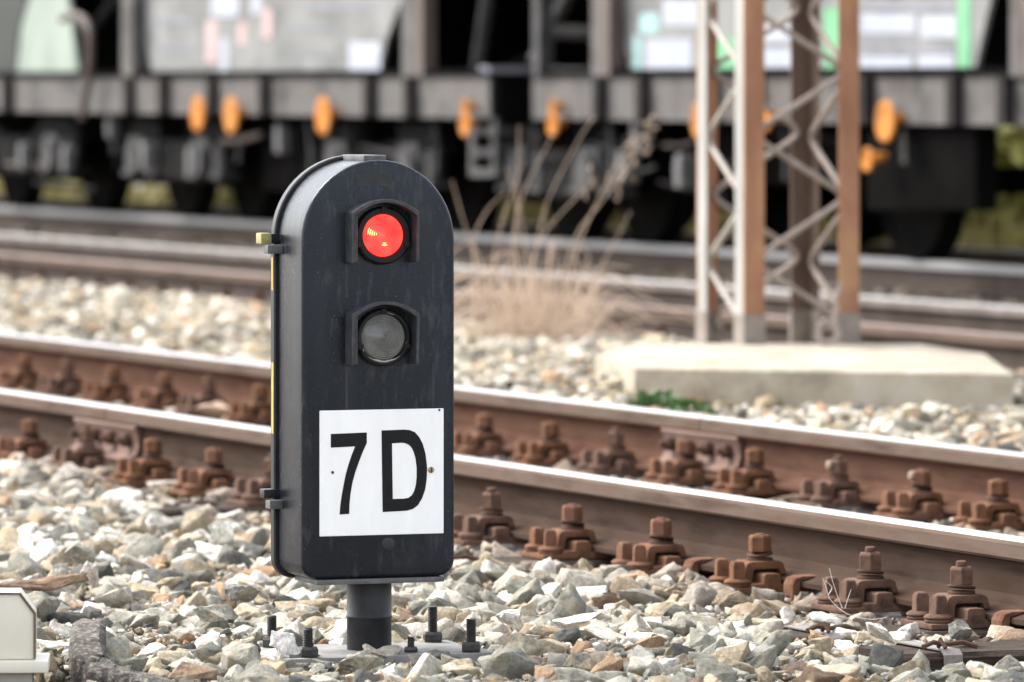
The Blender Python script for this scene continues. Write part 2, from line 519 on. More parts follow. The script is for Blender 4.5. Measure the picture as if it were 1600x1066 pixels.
def make_rail(p, s0, s1, top, side, web, label, group=None, loc_s=None):
    n = len(RP)
    mb = MB()
    steps = max(1, int((s1 - s0) / 6))
    ys = [s0 + (s1 - s0) * k / steps for k in range(steps + 1)]
    vs = [(x, y - s0, z) for y in ys for x, z in RP]
    mb.v = [Vector(v) for v in vs]
    for k in range(steps):
        for i in range(n):
            j = (i + 1) % n
            x0, z0 = RP[i]
            x1, z1 = RP[j]
            zm = (z0 + z1) / 2
            mi = 0 if zm > -0.0045 else (1 if zm > -0.047 else 2)
            mb.f.append((k * n + i, k * n + j, (k + 1) * n + j, (k + 1) * n + i))
            mb.m.append(mi)
    mb.f.append(tuple(range(n))[::-1]); mb.m.append(1)
    mb.f.append(tuple(range(steps * n, steps * n + n))); mb.m.append(1)
    o = mb.build('rail', [top, side, web], smooth=20)
    o.location = W(p, s0, 0)
    o.rotation_euler.z = PHI
    return tag(o, label, 'rail', group)


SJ1, SJ2 = s_at(181, P1), s_at(1110, P2)
g_r = 'rails of the tracks'
make_rail(P1, 3.0, SJ1 - 0.004, 'rail_top', 'head_side', 'web', 'near polished rail running right from its bolted joint, passing closest behind the signal', g_r)
make_rail(P1, SJ1 + 0.004, 90, 'rail_top', 'head_side', 'web', 'near polished rail running off left beyond its bolted joint beside the signal', g_r)
make_rail(P2, 3.0, SJ2 - 0.004, 'rail_top', 'head_side', 'web2', 'second bright rail, right of its bolted joint, in front of the concrete foundation', g_r)
make_rail(P2, SJ2 + 0.004, 90, 'rail_top', 'head_side', 'web2', 'second bright rail, left of its bolted joint, behind the signal and near rail', g_r)
make_rail(P3, 3.0, 110, 'rail_top_dull', 'head_side', 'far_web', 'dull brown rail without shine just behind the lattice mast and dry weeds', g_r)
make_rail(P3B, 3.0, 110, 'rail_top_far', 'far_side', 'far_web', 'shiny rail behind the dull brown rail on the middle track', g_r)
make_rail(P4, 3.0, 120, 'rail_top_far', 'rail_top_far', 'far_web', 'grey shiny rail under the near wheels of the hopper wagons', g_r)
make_rail(P4B, 3.0, 120, 'rail_top_far', 'head_side', 'web', 'far rail under the hopper wagons, hidden behind their near wheels', g_r)

# ------------------------------------------------------------------ fastenings
def hexnut(mb, c, r, z0, z1, rot=0.0, mi=0):
    mb.lathe([(r * 0.97, z0), (r, z0 + 0.003), (r, z1 - 0.006), (r * 0.86, z1)], (c[0], c[1], 0), 'z', 6, mi, rot)


def base_plate_mb():
    half = [(-0.215, -0.206), (-0.215, -0.193), (-0.156, -0.193), (-0.154, -0.185), (-0.1255, -0.184), (-0.1235, -0.164),
            (-0.118, -0.160), (-0.084, -0.160), (-0.079, -0.164), (-0.078, -0.1865)]
    poly = half + [(-x, z) for x, z in reversed(half)]
    return MB().prism(poly, -0.085, 0.085, 'xzy')


def clip_mb():
    poly = [(-0.158, -0.192), (-0.155, -0.146), (-0.150, -0.137), (-0.140, -0.133), (-0.064, -0.133), (-0.054, -0.138), (-0.046, -0.166),
            (-0.060, -0.166), (-0.066, -0.152), (-0.130, -0.152), (-0.135, -0.157), (-0.137, -0.192)]
    return MB().prism(poly, -0.044, 0.044, 'xzy')


def ring_mb(mb, c, r0, r1, z, t, tilt=0.0, n=20, az=0.0):
    k = len(mb.v)
    prof = [(r0, 0), (r1, 0), (r1, t), (r0, t), (r0, 0)]
    mb.lathe(prof, (0, 0, 0), 'z', n, cap=False)
    mt = Matrix.Translation((c[0], c[1], z)) @ Matrix.Rotation(az, 4, 'Z') @ Matrix.Rotation(tilt, 4, 'Y')
    for i in range(k, len(mb.v)):
        mb.v[i] = mt @ mb.v[i]


def screw_mb(x, y, rot):
    mb = MB()
    mb.lathe([(0.030, -0.193), (0.032, -0.190), (0.032, -0.186), (0.030, -0.184)], (x, y, 0), 'z', 18)
    mb.lathe([(0.033, -0.1835), (0.034, -0.180), (0.031, -0.176), (0.022, -0.172)], (x, y, 0), 'z', 18)
    mb.lathe([(0.0225, -0.173), (0.0215, -0.140), (0.017, -0.131), (0.006, -0.129)], (x, y, 0), 'z', 4, 0, rot)
    return mb


def make_fastening(name, tilt, bolt_up, rots, mat='rust'):
    t = empty(name, Vector((0, 0, 0)), PHI)
    base_plate_mb().build('base_plate', mat, t, 0.003)
    clip_mb().build('clip', mat, t, 0.0025)
    mb = MB()
    ring_mb(mb, (-0.099, 0), 0.013, 0.032, -0.1330, 0.0065)
    ring_mb(mb, (-0.099, 0), 0.013, 0.032, -0.1205, 0.0065, tilt, az=0.5)
    mb.build('spring_washer', 'rust_dark', t, 0.0012, 1)
    MB().box(-0.128, -0.068, -0.022, 0.022, -0.175, -0.1523).build('bolt_head', 'wood', t)
    mb = MB()
    hexnut(mb, (-0.099, 0), 0.029, -0.112, -0.071, rots[0])
    mb.lathe([(0.0125, -0.073), (0.0125, -0.071 + bolt_up), (0.0105, -0.0695 + bolt_up)], (-0.099, 0, 0), 'z', 14)
    mb.build('nut', mat, t, 0.001, 1, smooth=0)
    screw_mb(-0.180, -0.047, rots[1]).build('screw', mat, t, 0.0015, 1, smooth=20)
    screw_mb(-0.180, 0.047, rots[2]).build('screw', mat, t, 0.0015, 1, smooth=20)
    return t


ORD = ['first', 'second', 'third', 'fourth', 'fifth', 'sixth', 'seventh', 'eighth', 'ninth', 'tenth', 'eleventh', 'twelfth', 'thirteenth',
       'fourteenth', 'fifteenth', 'sixteenth', 'seventeenth', 'eighteenth', 'nineteenth', 'twentieth', 'twenty-first', 'twenty-second',
       'twenty-third', 'twenty-fourth', 'twenty-fifth', 'twenty-sixth', 'twenty-seventh', 'twenty-eighth', 'twenty-ninth', 'thirtieth']
protos = [make_fastening('rail_fastening', R(13), 0.003, (0.3, 0.5, 0.9)),
          make_fastening('rail_fastening', R(9), 0.012, (0.1, 0.95, 0.7), 'rust_b'),
          make_fastening('rail_fastening', R(-10), 0.002, (0.45, 0.75, 0.6), 'rust_c')]
used = set()


def place_fastening(k, p, s, label, group):
    if k in used:
        o = copy_tree(protos[k])
    else:
        o = protos[k]
        used.add(k)
    o.location = W(p, s, 0)
    o.rotation_euler.z = PHI + random.uniform(-0.03, 0.03)
    tag(o, label, 'rail fastening', group)
    return o


FS1, FS2 = [], []
near_left = [47, 136, 239, 335, 426]
near_right = [768, 895, 1033, 1188, 1360, 1503]
kinds = [1, 0, 0, 2, 1, 1]
for i, px in enumerate(near_left):
    s = s_at(px, P1 - 0.099); FS1.append(s)
    place_fastening(i % 3, P1, s, 'rusty bolted fastening on the near rail, %s from the left edge' % ORD[i], 'fastenings along the near rail')
for i, px in enumerate(near_right):
    s = s_at(px, P1 - 0.099); FS1.append(s)
    place_fastening(kinds[i], P1, s, 'rusty bolted fastening on the near rail, %s to the right of the signal' % ORD[i], 'fastenings along the near rail')
for px in (530, 648):
    FS1.append(s_at(px, P1 - 0.099))
FS1.append(s_at(1690, P1 - 0.099))
far_left = [39, 105, 177, 258, 326, 407]
far_right = [757, 860, 963, 1070, 1180, 1310, 1440, 1560]
for i, px in enumerate(far_left):
    s = s_at(px, P2 - 0.099); FS2.append(s)
    place_fastening(i % 3, P2, s, 'rusty fastening on the second rail, %s from the left edge' % ORD[i], 'fastenings along the second rail')
for i, px in enumerate(far_right):
    s = s_at(px, P2 - 0.099); FS2.append(s)
    o = place_fastening((i * 2) % 3, P2, s, 'rusty fastening on the second rail, %s to the right of the signal' % ORD[i], 'fastenings along the second rail')
    if px in (1310, 1440):
        o['label'] = 'rusty second-rail fastening with a pale cap, %s right of the signal' % ORD[i]
        WM[o.name] = Matrix.Translation(o.location) @ Matrix.Rotation(o.rotation_euler.z, 4, 'Z')
        MB().lathe([(0.009, -0.138), (0.013, -0.135), (0.013, -0.127), (0.008, -0.124)], (0, 0, -0.086), 'x', 16).build('nut_cap', 'cap_tan', o)

# small fastenings of the dull rail: one mesh each
small = MB()
for src in (base_plate_mb(), clip_mb()):
    small.add(src.v, src.f)
hexnut(small, (-0.099, 0), 0.0285, -0.134, -0.078)
small.box(-0.2, -0.16, -0.05, 0.05, -0.193, -0.135)
sm = small.build('rail_fastening', 'rust_dark')
sA, sB = s_at(-10, P3), s_at(1620, P3)
nf = 26
for i in range(nf):
    o = sm if i == 0 else sm.copy()
    if i: COL.objects.link(o)
    o.location = W(P3, sA + (sB - sA) * (i + 0.3) / nf, 0)
    o.rotation_euler.z = PHI
    tag(o, 'dark rusty fastening on the dull brown rail, %s from the left edge' % ORD[i], 'rail fastening', 'fastenings along the dull rail')

# rail anchors hooked over the foot
anchor = MB()
anchor.prism([(-0.030, -0.160), (-0.070, -0.160), (-0.090, -0.166), (-0.098, -0.180), (-0.098, -0.228), (-0.080, -0.228), (-0.0785, -0.190),
              (-0.0765, -0.1725), (-0.046, -0.1645), (-0.030, -0.159)][::-1], -0.026, 0.026, 'xzy')
an = anchor.build('rail_anchor', 'rust', bevel=0.004)
for i, (px, lab) in enumerate([(1078, 'hook-shaped rusty rail anchor between the third and fourth fastenings right of the signal'),
                               (1236, 'hook-shaped rusty rail anchor just right of the fourth fastening past the signal'),
                               (1562, 'hook-shaped rusty rail anchor at the right edge, past the last fastening')]):
    o = an if i == 0 else an.copy()
    if i: COL.objects.link(o)
    o.location = W(P1, s_at(px, P1 - 0.09), 0)
    o.rotation_euler.z = PHI
    tag(o, lab, 'rail anchor', 'anchors on the near rail')

# joint bars
def fishplate(p, s0, s1, label, mat='fishplate'):
    t = empty('joint_bar', W(p, (s0 + s1) / 2, 0), PHI, label, 'joint bar', 'bolted rail joints')
    L = abs(s1 - s0) / 2
    mb = MB()
    mb.prism([(-0.0365, -0.050), (-0.040, -0.058), (-0.030, -0.075), (-0.024, -0.110), (-0.034, -0.140), (-0.064, -0.155), (-0.064, -0.163),
              (-0.020, -0.150), (-0.0090, -0.128), (-0.0090, -0.070), (-0.015, -0.0565)], -L, L, 'xzy')
    mb.build('bar', mat, t, 0.003)
    for k in range(4):
        y = -L + L * 2 * (k + 0.5) / 4
        b = MB()
        b.lathe([(0.024, -0.031), (0.024, -0.052), (0.020, -0.056)], (0, y, -0.098), 'x', 6)
        b.lathe([(0.011, -0.05), (0.011, -0.072), (0.009, -0.074)], (0, y, -0.098), 'x', 12)
        b.build('bolt', 'rust_dark', t, 0.0012, 1)
    return t


fishplate(P1, s_at(228, P1), s_at(132, P1), 'rust-brown bolted joint bar on the near rail, left of the signal')
fishplate(P2, s_at(1168, P2), s_at(1050, P2), 'red-brown bolted joint bar on the second rail below the lattice mast')

# ------------------------------------------------------------------ sleepers (wood, with a strap round the end)
SLEEP = []


def sleeper(s, label, strap=True, out=0.56, dz=0.0):
    t = empty('sleeper', W(P1 - out, s, -0.206 + dz), PHI, label, 'sleeper', 'wooden sleepers of the near track')
    mb = MB()
    n = 12
    L = out + 1.505 + 0.55
    vs, fs = [], []
    for k in range(n + 1):
        x = L * k / n
        w = 0.118 + random.uniform(-0.003, 0.003)
        zt = -0.0005 + random.uniform(-0.002, 0.0)
        vs += [(x, -w, -0.15), (x, -w, zt - 0.012), (x, -w + 0.014, zt), (x, w - 0.014, zt), (x, w, zt - 0.012), (x, w, -0.15)]
    for k in range(n):
        for j in range(6):
            fs.append((k * 6 + j, k * 6 + (j + 1) % 6, (k + 1) * 6 + (j + 1) % 6, (k + 1) * 6 + j))
    fs += [tuple(range(6))[::-1], tuple(range(n * 6, n * 6 + 6))]
    mb.add(vs, fs).build('beam', 'wood', t, smooth=20)
    if strap:
        mb = MB()
        w = 0.123
        mb.prism([(-w, -0.14), (-w, -0.006), (-w + 0.016, 0.005), (w - 0.016, 0.005), (w, -0.006), (w, -0.14), (w - 0.003, -0.14), (w - 0.003, -0.008),
                  (w - 0.018, 0.002), (-w + 0.018, 0.002), (-w + 0.003, -0.008), (-w + 0.003, -0.14)], 0.10, 0.145, 'yzx')
        mb.build('strap', 'strap', t)
        mb = MB()
        mb.tube([(0.06, -0.10, 0.012), (0.09, -0.09, 0.020), (0.12, -0.085, 0.014), (0.16, -0.09, 0.018), (0.19, -0.105, 0.008)], 0.0055, 6)
        mb.tube([(0.11, -0.075, 0.008), (0.108, -0.088, 0.026), (0.112, -0.105, 0.008)], 0.005, 6)
        mb.build('wire_tie', 'rust_dark', t)
    return t


sl = [(426, 'mostly buried wooden sleeper whose rusty edge shows in the stones left of the signal'),
      (895, 'wooden sleeper with a strapped end showing in the stones just right of the signal'),
      (1033, 'wooden sleeper under the third fastening right of the signal'),
      (1503, 'wooden sleeper with a tied strap in the stones below the fourth fastening'),
      (1690, 'dark wooden sleeper end with a grey metal strap at the lower right edge')]
for px, lab in sl:
    s = s_at(px, P1 - 0.099)
    SLEEP.append(s)
    sleeper(s, lab, strap=px != 1033, out=0.60 if px > 800 else 0.5, dz=0.012 if px == 1690 else 0.0)

# ------------------------------------------------------------------ the signal
sig = empty('railway_signal', sig_loc, A, 'black round-topped trackside signal with a lit red lens and a white 7D plate', 'signal')
ZB = 0.206         # local z = world z + ZB


def lx(px): return (px - 592) / PPM / ca
def lz(py): return H - (py - HZ) / PPM + ZB


HWD = 0.1755
Z0, ZT = lz(903), lz(250)


def outline(d, n=28, rc=0.035, w=HWD, z0=None, zt=None):
    z0 = Z0 if z0 is None else z0
    zt = ZT if zt is None else zt
    w2, z0, rt, r2 = w - d, z0 + d, w - d, max(rc - d, 0.004)
    zc = zt - w
    pts = []
    for k in range(7):
        a = math.pi + k / 6 * math.pi / 2
        pts.append((-w2 + r2 + r2 * math.cos(a), z0 + r2 + r2 * math.sin(a)))
    for k in range(7):
        a = 1.5 * math.pi + k / 6 * math.pi / 2
        pts.append((w2 - r2 + r2 * math.cos(a), z0 + r2 + r2 * math.sin(a)))
    for k in range(n + 1):
        a = k / n * math.pi
        pts.append((rt * math.cos(a), zc + rt * math.sin(a)))
    return pts


def shell(rings):
    mb = MB()
    n = None
    for d, y, kw in rings:
        o = outline(d, **kw)
        n = len(o)
        mb.v += [Vector((x, y, z)) for x, z in o]
    for k in range(len(rings) - 1):
        for i in range(n):
            mb.f.append((k * n + i, k * n + (i + 1) % n, (k + 1) * n + (i + 1) % n, (k + 1) * n + i))
    mb.f.append(tuple(range(n))); mb.f.append(tuple(range((len(rings) - 1) * n, len(rings) * n))[::-1])
    mb.m = [0] * len(mb.f)
    return mb


YF = -D / 2
rf = 0.009
rings = [(rf * (1 - math.sin(t)), YF + rf * (1 - math.cos(t)), {}) for t in [k / 5 * math.pi / 2 for k in range(6)]]
rings += [(0.0, YF + 0.05, {}), (0.0, YF + 0.10, {}), (0.0, D / 2 - 0.022, {})]
shell_o = shell(rings).build('body', 'black', sig, smooth=50)
cover = shell([(-0.006, D / 2 - 0.021, {}), (-0.009, D / 2 - 0.018, {}), (-0.009, D / 2 + 0.004, {}), (-0.004, D / 2 + 0.010, {}), (0.02, D / 2 + 0.02, {})]).build('rear_cover', 'black_part', sig, smooth=40)
# worn yellow paint on the cover's left edge
MB().box(-HWD - 0.0095, -HWD - 0.0080, D / 2 - 0.016, D / 2 - 0.002, lz(682), lz(570)).build('yellow_edge', 'yellow', cover)
MB().box(-HWD - 0.0095, -HWD - 0.0080, D / 2 - 0.012, D / 2 - 0.002, lz(456), lz(404)).build('yellow_edge', 'yellow', cover)
# hinge lugs
for (ya, yb, mat, dx) in ((367, 382, 'lug_yellow', 0.040), (384, 398, 'edge_grey', 0.034), (769, 783, 'black_part', 0.034), (785, 799, 'edge_grey', 0.029)):
    y0 = D / 2 - 0.052 if ya in (384, 785) else D / 2 - 0.026
    if ya == 367:
        MB().box(-HWD - dx - 0.0015, -HWD - dx + 0.023, y0 - 0.0015, y0 + 0.0355, lz(yb) - 0.001, lz(ya) + 0.0015).build('yellow_cap', 'lug_yellow', sig, 0.002)
        mat = 'black_part'
    MB().box(-HWD - dx, -HWD + 0.004, y0, y0 + 0.034, lz(yb), lz(ya)).build('hinge_lug', mat, sig, 0.0025)
# latch on top
MB().box(-0.026, 0.026, YF + 0.025, D / 2 - 0.012, ZT - 0.004, ZT + 0.010).build('top_latch', 'edge_grey', sig, 0.003)
# embossed panel, ridges, plug on the front
MB().box(lx(556), lx(612), YF - 0.0010, YF + 0.001, lz(291), lz(272)).build('raised_panel', 'rib', sig, smooth=0)
for cx in (542, 676):
    for a, b in ((412, 466), (568, 638)):
        MB().box(lx(cx) - 0.004, lx(cx) + 0.004, YF - 0.0012, YF + 0.001, lz(b), lz(a)).build('raised_rib', 'rib', sig, 0.0006, 1)
MB().lathe([(0.015, YF + 0.001), (0.015, YF - 0.0015), (0.011, YF - 0.003), (0.004, YF - 0.003)], (lx(606), 0, lz(851)), 'y', 18).build('plug', 'rib', sig)
# mounting plate, post, base plate
MB().box(-0.142, 0.150, -0.098, 0.06, lz(912), lz(904) ).build('mounting_plate', 'edge_grey', sig, 0.0018)
px_, zt_ = 0.010, lz(911)
MB().lathe([(0.049, 0.0), (0.049, 0.072), (0.0505, 0.074), (0.0505, 0.078), (0.049, 0.080), (0.049, zt_)], (px_, 0, 0), 'z', 40, cap=False).build('post', 'black_part', sig, smooth=50)
bp = MB().box(px_ - 0.245, px_ + 0.235, -0.168, 0.15, -0.030, 0.004).build('foot_plate', 'foot_dust', sig, 0.003)


def stud(x, y, h, rot, r=0.0118, parent=None):
    mb = MB()
    prof = [(r * 0.9, 0.0)]
    zz = 0.005
    while zz < h - 0.002:
        prof += [(r * 0.84, zz), (r, zz + 0.0014), (r * 0.84, zz + 0.0028)]
        zz += 0.0036
    prof += [(r * 0.8, h)]
    mb.lathe(prof, (x, y, 0), 'z', 18)
    o = mb.build('stud', 'bolt_steel', parent or bp, smooth=0)
    mb = MB()
    mb.lathe([(r * 1.7, 0.0045), (r * 1.9, 0.0055), (r * 1.7, 0.0065)], (x, y, 0), 'z', 18)
    hexnut(mb, (x, y), r * 1.9, 0.0068, 0.027 if r > 0.01 else 0.016, rot)
    mb.build('nut', 'bolt_steel', o, smooth=0)


stud(px_ - 0.187, 0.115, 0.074, 0.2)
stud(px_ - 0.187, -0.140, 0.068, 0.6)
stud(px_ + 0.187, 0.115, 0.083, 0.4)
stud(px_ + 0.187, -0.140, 0.076, 0.1)
stud(px_ + 0.062, -0.10, 0.036, 0.3, 0.0085)


# lamps
def lamp(cpx, cpy, lit):
    cx, cz = lx(cpx), lz(cpy)
    r = 0.046 if lit else 0.0505
    # bezel
    mb = MB()
    mb.lathe([(0.063, YF + 0.002), (0.063, YF - 0.012), (0.059, YF - 0.0165), (r + 0.003, YF - 0.0165), (r, YF - 0.010)], (cx, 0, cz), 'y', 40, cap=False)
    for a in (R(90), R(200), R(340)):
        ex, ez = cx + 0.057 * math.cos(a), cz + 0.057 * math.sin(a)
        mb.box(ex - 0.006, ex + 0.006, YF - 0.0195, YF - 0.015, ez - 0.005, ez + 0.005)
    be = mb.build('lens_bezel', 'black_gasket', sig, smooth=40)
    # stepped lens
    mb = MB()
    steps = 11
    ns_ = 56
    rad = [(r + 0.001, YF - 0.008, 0)]
    for k in range(steps):
        ra, rb = r * (1 - k / steps), r * (1 - (k + 1) / steps)
        d = 0.010 * (1 - (ra / r) ** 2)
        rad += [(ra, YF - 0.0092 - d, 1), (max(rb, 0.0010) + 0.0009, YF - 0.0115 - d, 0)]
    for q, (ra, yy, _) in enumerate(rad):
        for j_ in range(ns_):
            th_ = 2 * math.pi * j_ / ns_
            mb.v.append(Vector((cx + ra * math.cos(th_), yy, cz + ra * math.sin(th_))))
    for q in range(len(rad) - 1):
        for j_ in range(ns_):
            mb.f.append((q * ns_ + j_, q * ns_ + (j_ + 1) % ns_, (q + 1) * ns_ + (j_ + 1) % ns_, (q + 1) * ns_ + j_))
            mb.m.append(0 if rad[q][2] else 1)
    mb.f.append(tuple((len(rad) - 1) * ns_ + j_ for j_ in range(ns_))); mb.m.append(0)
    le = mb.build('lens', ['lens_red', 'lens_red_edge'] if lit else ['lens_clear', 'lens_clear_edge'], be, smooth=20)
    if lit:
        def arc(rc, a0, a1, w, ox=0.0, oz=0.0):  # glowing arc standing in for a lamp reflection on the lens
            g = MB()
            pts = []
            for k in range(9):
                a = R(a0 + (a1 - a0) * k / 8)
                x, z = ox + rc * math.cos(a), oz + rc * math.sin(a)
                pts.append(Vector((cx + x, YF - 0.0125 - 0.010 * (1 - min(1, (x * x + z * z) / r ** 2)), cz + z)))
            g.tube(pts, [w * (0.35 + 0.65 * math.sin(math.pi * (k + 0.3) / 8.6)) for k in range(9)], 6)
            g.build('painted_glint', 'glow', sig, smooth=60)
        for rc, a0, a1, w in ((0.037, 152, 176, 0.0016), (0.0325, 154, 178, 0.0016), (0.028, 156, 180, 0.0014), (0.0235, 158, 180, 0.0012), (0.019, 160, 178, 0.0009),
                              (0.021, 252, 288, 0.0013), (0.0165, 254, 284, 0.0010)):
            arc(rc, a0, a1, w)
    else:
        for a0, a1, w0, mat_ in ((228, 312, 0.0065, 'lens_dirt'), (330, 352, 0.005, 'rust_dark'), (196, 214, 0.004, 'lens_dirt'), (62, 84, 0.003, 'lens_dirt')):
            g = MB()
            k_n = 16
            vs_, fs_ = [], []
            for k in range(k_n + 1):
                a = R(a0 + (a1 - a0) * k / k_n)
                w = w0 * math.sin(math.pi * (k + 0.4) / (k_n + 0.8)) * random.uniform(0.55, 1.0)
                for rr_ in (r + 0.0045 - w * 0.2, r + 0.0045 - w):
                    for yy in (YF - 0.0142, YF - 0.0168):
                        vs_.append((cx + rr_ * math.cos(a), yy, cz + rr_ * math.sin(a)))
            for k in range(k_n):
                b0, b1 = k * 4, k * 4 + 4
                fs_ += [(b0 + 1, b0 + 3, b1 + 3, b1 + 1), (b0, b1, b1 + 2, b0 + 2), (b0, b0 + 1, b1 + 1, b1), (b0 + 2, b1 + 2, b1 + 3, b0 + 3)]
            fs_ += [(0, 2, 3, 1), (k_n * 4, k_n * 4 + 1, k_n * 4 + 3, k_n * 4 + 2)]
            g.add(vs_, fs_).build('flaked_putty', mat_, be, smooth=0)
    # hood
    hwid, sh, apex, bot, t, dep = 0.077, 0.052, 0.080, -0.058, 0.0065, 0.050
    hx = lx(592)
    outer, inner = [], []
    for k in range(13):
        u = -1 + 2 * k / 12
        z = sh + (apex - sh) * (1 - u * u)
        outer.append((hx + u * hwid, cz + z))
    for k in range(13):
        u = 1 - 2 * k / 12
        z = sh - t * 1.2 + (apex - sh) * (1 - u * u)
        inner.append((hx + u * (hwid - t), cz + z))
    poly = [(hx - hwid, cz + bot)] + outer + [(hx + hwid, cz + bot), (hx + hwid - t, cz + bot)] + inner + [(hx - hwid + t, cz + bot)]
    mb = MB()
    n = len(poly)
    vs = [(x, YF + 0.001, z) for x, z in poly] + [(x, YF - dep, z) for x, z in poly]
    # the cheeks get shallower toward the bottom
    for i, (x, z) in enumerate(poly):
        if z < cz + bot + 0.001:
            vs[n + i] = (x, YF - dep * 0.92, z)
    q = len(outer)
    fs = [(i, (i + 1) % n, n + (i + 1) % n, n + i) for i in range(n)]
    # strip faces between outer and inner for both ends
    oi = list(range(0, q + 2)); ii = [n - 1 - k for k in range(0, q + 2)]
    for k in range(len(oi) - 1):
        a, b, c, d_ = oi[k], oi[k + 1], ii[k + 1], ii[k]
        if len({a, b, c, d_}) == 4:
            fs += [(a, b, c, d_), (n + a, n + d_, n + c, n + b)]
    mb.add(vs, fs)
    mb.build('lens_hood', 'hood', sig, 0.0012, 1, smooth=25)
    # small square backing lip inside the hood on the left
    MB().box(hx - hwid + t + 0.0002, hx - hwid + t + 0.0105, YF - 0.036, YF + 0.001, cz + bot + 0.002, cz + 0.047).build('hood_rib', 'hood', sig, 0.001, 1)
    return be


lamp(596, 368, True)
lamp(596, 527, False)
# white plate
YP = YF - 0.004
pl = MB().box(lx(500), lx(692), YP, YF + 0.001, lz(836), lz(640)).build('number_plate', 'plate_white', sig, 0.001, 1)


def letter(polys):
    mb = MB()
    for pts in polys:
        mb.prism([(lx(400 + x / 3.332), lz(600 + y / 3.332)) for x, y in pts], YP - 0.0008, YP + 0.0005, 'xzy')
    return mb


seven = [(389, 255), (574, 251), (574, 305), (553, 352), (535, 398), (515, 455), (500, 510), (490, 568), (485, 620), (483, 672),
         (434, 674), (438, 625), (445, 575), (454, 525), (465, 470), (478, 422), (495, 370), (514, 322), (389, 326)]
letter([seven]).build('digit', 'ink', pl, smooth=0)
do = [(650, 242), (765, 240), (795, 243), (822, 254), (845, 280), (864, 318), (878, 370), (886, 440), (884, 500), (876, 555), (860, 600), (838, 636), (812, 655), (780, 663), (656, 667)]
di = [(704, 310), (752, 308), (770, 310), (790, 319), (805, 334), (816, 356), (826, 390), (832, 440), (832, 490), (828, 530), (820, 560), (808, 582), (790, 596), (765, 600), (708, 600)]
mb = MB()
n = len(do)
quad = []
for i in range(n):
    j = (i + 1) % n
    quad.append([do[i], do[j], di[j], di[i]])
vsx = [(lx(400 + x / 3.332), YP - 0.0008, lz(600 + y / 3.332)) for x, y in do + di] + [(lx(400 + x / 3.332), YP + 0.0005, lz(600 + y / 3.332)) for x, y in do + di]
fsx = []
for i in range(n):
    j = (i + 1) % n
    fsx += [(i, j, n + j, n + i), (2 * n + i, 3 * n + i, 3 * n + j, 2 * n + j), (i, 2 * n + i, 2 * n + j, j), (n + i, n + j, 3 * n + j, 3 * n + i)]
mb.add(vsx, fsx).build('letter', 'ink', pl, smooth=0)
mb = MB()
mb.lathe([(0.0068, YP + 0.001), (0.0068, YP - 0.002), (0.005, YP - 0.0034), (0.0005, YP - 0.0036)], (lx(672), 0, lz(736)), 'y', 18)
sc_ = mb.build('screw', 'brass', pl)
MB().box(lx(672) - 0.001, lx(672) + 0.001, YP - 0.0041, YP - 0.003, lz(736) - 0.0058, lz(736) + 0.0058).build('screw_slot', 'ink', sc_)
MB().lathe([(0.0026, YP + 0.001), (0.0026, YP - 0.0006), (0.001, YP - 0.0007)], (lx(685), 0, lz(642.5)), 'y', 14).build('screw_hole', 'rust_dark', pl)
MB().lathe([(0.0034, YP + 0.001), (0.0034, YP - 0.0006), (0.001, YP - 0.0007)], (lx(519.5), 0, lz(736.5)), 'y', 14).build('screw_hole', 'rust_dark', pl)

# ------------------------------------------------------------------ foundation + lattice mast
zf = 0.02


def on_z(px, py, z):
    Y = F * (H - z) / (py - HZ)
    return Vector(((px - 800) / F * Y, Y, z))


base = [on_z(991, 575, zf), on_z(1584, 584, zf), on_z(1540, 552, zf + 0.0), on_z(1440, 538, zf), on_z(1000, 536, zf), on_z(931, 554, zf)]
cen = sum(base, Vector()) / len(base)
mb = MB()
nb = len(base)
top = []
for v in base:
    top.append(Vector((v.x, v.y, zf)))
mid = [cen + (v - cen) * 0.55 + Vector((0, 0, 0.018)) for v in top]
vs = [Vector((v.x, v.y, -0.40)) for v in top] + top + mid + [cen + Vector((0, 0, 0.022))]
fs = []
for i in range(nb):
    j = (i + 1) % nb
    fs += [(i, j, nb + j, nb + i), (nb + i, nb + j, 2 * nb + j, 2 * nb + i), (2 * nb + i, 2 * nb + j, 3 * nb)]
fs.append(tuple(range(nb))[::-1])
mb.add(vs, fs)
mb.build('concrete_foundation', 'concrete', None, 0.012, 2, origin=(cen.x, cen.y, -0.2))
tag(bpy.data.objects['concrete_foundation'], 'pale concrete foundation slab under the rusty lattice mast', 'foundation')
FOUND = [ps_of(v) for v in base]

zb = 0.035
Bc = on_z(1163, 541, zb)
pB, sB_ = ps_of(Bc)
LW, LP = 0.434, 0.486
mast = empty('lattice_mast', Vector((Bc.x, Bc.y, zb)), PHI, 'rusty four-legged lattice mast standing on the pale concrete foundation', 'lattice mast')
MH = 5.2
fl, th = 0.085, 0.009


